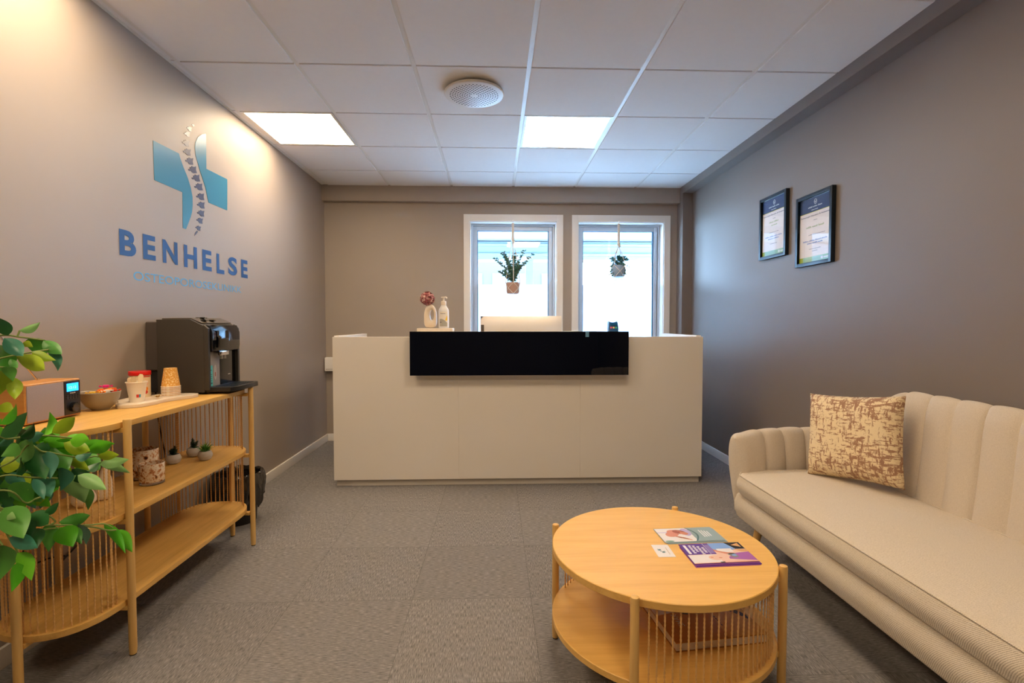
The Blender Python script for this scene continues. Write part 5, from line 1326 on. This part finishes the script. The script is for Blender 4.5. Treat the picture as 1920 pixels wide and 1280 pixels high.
# ================================================================== middle shelf (z .503)
Z1 = .5032
def mk_tort():
    m, nt, b = new_mat('mottled_glass')
    a = noise(nt, coords(nt, loc=(.3, .1, .7)), 75, 2, .5)
    c = ramp(nt, a, [(0, '3A1608'), (.30, '4A1C0C'), (.345, 'A86A40'), (.43, 'C8946A'), (.48, 'E3CDB0'), (.60, 'EBDDC8'), (.66, 'C89468'), (.8, '8A4A26')])
    nt.links.new(c, b.inputs['Base Color']); b.inputs['Roughness'].default_value = .12
    b.inputs['Transmission Weight'].default_value = .12; b.inputs['Coat Weight'].default_value = .4
    return m
TORT = mk_tort()
CLR = mat('clear_glass_base', 'E8D8CC', .05, trans=.85, ior=1.45)
for x, y, r, h_, lab in ((-1.414, 2.092, .045, .086, 'shorter mottled brown and cream glass candle holder, in front on the middle shelf'), (-1.498, 2.172, .051, .124, 'taller mottled brown and cream glass candle holder, behind the shorter one')):
    t = thing('candle_holder', lab, 'candle holder', (x, y, Z1), group='mottled glass candle holders')
    MB().lathe([(r - .002, .0122), (r, .016), (r, h_ - .003), (r - .002, h_), (r - .005, h_ - .002), (r - .006, .02), (.001, .018)], (x, y, Z1), 40).build('holder', TORT, t)
    MB().lathe([(r - .004, 0), (r - .001, .002), (r - .001, .010), (r - .003, .012)], (x, y, Z1), 40).build('base', CLR, t)
pots = [(-1.512, 2.385, 0, 'small dark rosette succulent in a round concrete pot, nearest the candle holders'), (-1.495, 2.515, 0, 'small dark succulent in a round concrete pot, at the back of the pair'), (-1.400, 2.445, 1, 'small bright green spiky succulent in a round concrete pot')]
for x, y, kd, lab in pots:
    t = thing('potted_succulent', lab, 'potted plant', (x, y, Z1), group='succulents on the middle shelf')
    MB().lathe([(.015, 0), (.025, .005), (.0315, .020), (.032, .027), (.027, .041), (.023, .045), (.021, .043), (.021, .037), (.001, .037)], (x, y, Z1), 32).build('pot', CONC, t)
    lf = MB()
    if kd:
        for i in range(46):
            a = random.uniform(0, 2 * pi); el = random.uniform(.35, 1.5)
            d = Vector((cos(a) * cos(el), sin(a) * cos(el), sin(el))); L = random.uniform(.035, .058)
            leaf(lf, (x, y, Z1 + .038), Vector((x, y, Z1 + .038)) + d * L, .0075, up=(cos(a), sin(a), .2), fold=.5, droop=-.1, seg=5)
    else:
        for s_ in range(9):
            a = random.uniform(0, 2 * pi); sp = random.uniform(.0, .026); top = Vector((x + sp * cos(a), y + sp * sin(a), Z1 + random.uniform(.065, .092) - sp * .6))
            b0 = Vector((x + sp * .3 * cos(a), y + sp * .3 * sin(a), Z1 + .038))
            for i in range(20):
                f = i / 19; c_ = b0.lerp(top, f); aa = i * 2.4
                d = Vector((cos(aa), sin(aa), .45)).normalized()
                leaf(lf, c_, c_ + d * (.015 - .006 * f), .0085, up=(0, 0, 1), fold=.6, seg=3)
    lf.build('foliage', SUCG if kd else SUCC, t)
for x, y, r, h_, tl, lab in ((-1.470, 1.905, .032, .125, .15, 'taller cream ceramic pebble-shaped figure behind the cords on the middle shelf'), (-1.482, 1.835, .034, .068, -.1, 'shorter cream ceramic pebble-shaped figure behind the cords on the middle shelf')):
    pr = [(r * .55, 0), (r * .9, h_ * .06), (r, h_ * .2), (r * .92, h_ * .42), (r * .66, h_ * .66), (r * .40, h_ * .86), (r * .2, h_ * .97), (.001, h_)] if h_ > .1 else [(r * .6, 0), (r, h_ * .2), (r * 1.05, h_ * .45), (r * .85, h_ * .75), (r * .4, h_ * .96), (.001, h_)]
    mb = MB().lathe([tuple(p[:2]) for p in catmull([(a, b, 0) for a, b in pr], 4)], (0, 0, 0), 32)
    mb.v = [(a + c_ * tl * .3 + x, b + c_ * tl * .25 + y, c_ + Z1) for a, b, c_ in mb.v]
    single('ceramic_figure', mb, CREAM, lab, 'ornament', (x, y, Z1), 'cream ceramic figures')

# ================================================================== waste bin
bn = thing('waste_bin', 'round waste bin with a black plastic liner, on the floor behind the sideboard', 'waste bin', (-1.512, 2.965, 0))
bcx, bcy = -1.512, 2.965
MB().lathe([(.092, 0), (.094, .004), (.118, .255), (.120, .262), (.116, .262), (.091, .01), (.001, .01)], (bcx, bcy, 0), 40).build('bin_body', mat('bin_dark_mesh', '2A2624', .5, metal=.3, var=.1, bmp=.4, bscale=400), bn)
vs, fs = [], []; n_ = 120; rnd = random.Random(5)
ph = [rnd.uniform(0, 6.28) for _ in range(12)]
rows = [(.105, .14, .0), (.112, .20, .3), (.116, .262, .4), (.120, .290, .7), (.124, .296, 1), (.131, .288, 1), (.137, .262, 1.1), (.141, .225, 1.4), (.140, .185, 1.7), (.138, .150, 2.0), (.134, .120, 2.4)]
for j, (r, z, am) in enumerate(rows):
    for k in range(n_):
        a = 2 * pi * k / n_
        w = sum(sin(a * (5 + 3 * q) + ph[q] + j * .7 * (q % 3)) / (1 + q * .35) for q in range(8))
        w2 = sum(sin(a * (4 + 2 * q) + ph[q + 3]) / (1 + q * .3) for q in range(7))
        vs.append((bcx + (r + .0028 * am * w) * cos(a), bcy + (r + .0028 * am * w) * sin(a), z + .006 * am * w2 * (.5 if j < 6 else 1.2)))
for j in range(len(rows) - 1):
    for k in range(n_): fs.append((j * n_ + k, j * n_ + (k + 1) % n_, (j + 1) * n_ + (k + 1) % n_, (j + 1) * n_ + k))
MB().add(vs, fs).build('liner', mat('black_liner', '1A1614', .16, spec=.8, var=.1, bmp=.9, bscale=70), bn)

# cords on the wall behind the sideboard
def cable(pts, lab, r=.0032):
    P = catmull(pts, 8)
    single('power_cord', MB().tube(P, r, 8), mat('black_cable', '101012', .5, var=.02), lab, 'power cord', pts[0], 'black power cords behind the sideboard')
cable([(-1.663, 2.50, .83), (-1.6635, 2.515, .70), (-1.6635, 2.54, .58), (-1.6635, 2.56, .46), (-1.6635, 2.48, .335), (-1.6635, 2.40, .290), (-1.6635, 2.335, .300), (-1.6635, 2.30, .36), (-1.6635, 2.24, .43), (-1.6635, 2.15, .36), (-1.6635, 2.06, .30), (-1.6635, 1.95, .25)], 'black power cord hanging down the wall under the coffee machine')
cable([(-1.6635, 1.72, .86), (-1.6635, 1.74, .60), (-1.6635, 1.76, .42), (-1.6635, 1.80, .355), (-1.6635, 1.83, .30), (-1.6635, 1.90, .285), (-1.6635, 1.96, .265)], 'black power cord hanging down the wall under the radio')

# ================================================================== large leafy plant beside the camera
TPX, TPY = -1.41, 1.16
pl = thing('leafy_plant', 'tall artificial leafy plant at the left edge, in front of the sideboard', 'plant', (TPX, TPY, 0))
MB().lathe([(.105, 0), (.12, .01), (.15, .26), (.155, .28), (.145, .28), (.138, .25), (.001, .25)], (TPX, TPY, 0), 40).build('pot', CREAM, pl)
tr = MB()
for dx, dy in ((0, 0), (.03, .03), (-.03, .02)):
    tr.tube(catmull([(TPX + dx, TPY + dy, .24), (TPX - .01 + dx * .5, TPY + .02 + dy, .6), (TPX - dx, TPY + .01 + dy, .95), (TPX + .01 + dx * 2, TPY + .03 + dy, 1.28)], 6), .011, 10, rf=lambda t: 1 - .6 * t)
tr.build('trunk', BARK, pl)
st = MB()
for i, pts in enumerate(STEMS):
    if i not in (2, 6, 8, 11):
        p = pts[0]; z_ = min(1.2, max(.45, p[2] - .10))
        pts = [(TPX, TPY + .02, z_), ((TPX + p[0]) / 2 - .01, (TPY + p[1]) / 2, (z_ + p[2]) / 2 + .03)] + list(pts)
    st.tube(catmull(pts, 6), .0022, 6)
rnd = random.Random(11)
lfs = [MB() for _ in range(6)]
for (ax, ay, az, bx2, by2, bz2, w, ci) in LEAVES:
    k_ = 1.18
    leaf(lfs[ci], (ax, ay, az), (ax + (bx2 - ax) * k_, ay + (by2 - ay) * k_, az + (bz2 - az) * k_), w * 1.04, up=(rnd.uniform(-.1, .55), -1, rnd.uniform(.1, .7)), fold=rnd.uniform(-.45, -.12), droop=rnd.uniform(-.16, -.03), seg=11)
def twig(p, z_):
    a = Vector((TPX, TPY + .01, z_)); p = Vector(p)
    st.tube(catmull([a, (a + p) / 2 + Vector((0, 0, .012)), p], 4), .0013, 5)
for r_ in LEAVES:
    if r_[0] < -1.27 and r_[1] < 1.30: twig(r_[:3], r_[2] - .03)
for q in range(60):                                  # leaves round the stems near the trunk
    a = rnd.uniform(0, 6.28); z_ = rnd.uniform(.55, 1.32); r_ = rnd.uniform(.02, .16)
    p = Vector((max(-1.60, TPX + r_ * cos(a)), TPY + r_ * sin(a), z_)); d = Vector((cos(a) * .5, sin(a), rnd.uniform(-1, .1))).normalized() * rnd.uniform(.05, .07)
    if p.x + d.x < -1.65: d.x = abs(d.x)
    twig(p, z_ - .03)
    leaf(lfs[rnd.choice([0, 1, 2, 2, 5])], p, p + d, .036, up=(cos(a), sin(a), .6), fold=-.3, droop=-.1, seg=9)
allm = MB()
for i, m_ in enumerate(lfs): allm.add(m_.v, m_.f, i)
allm.build('foliage', LEAFM, pl)
st.build('stems', STEM, pl)
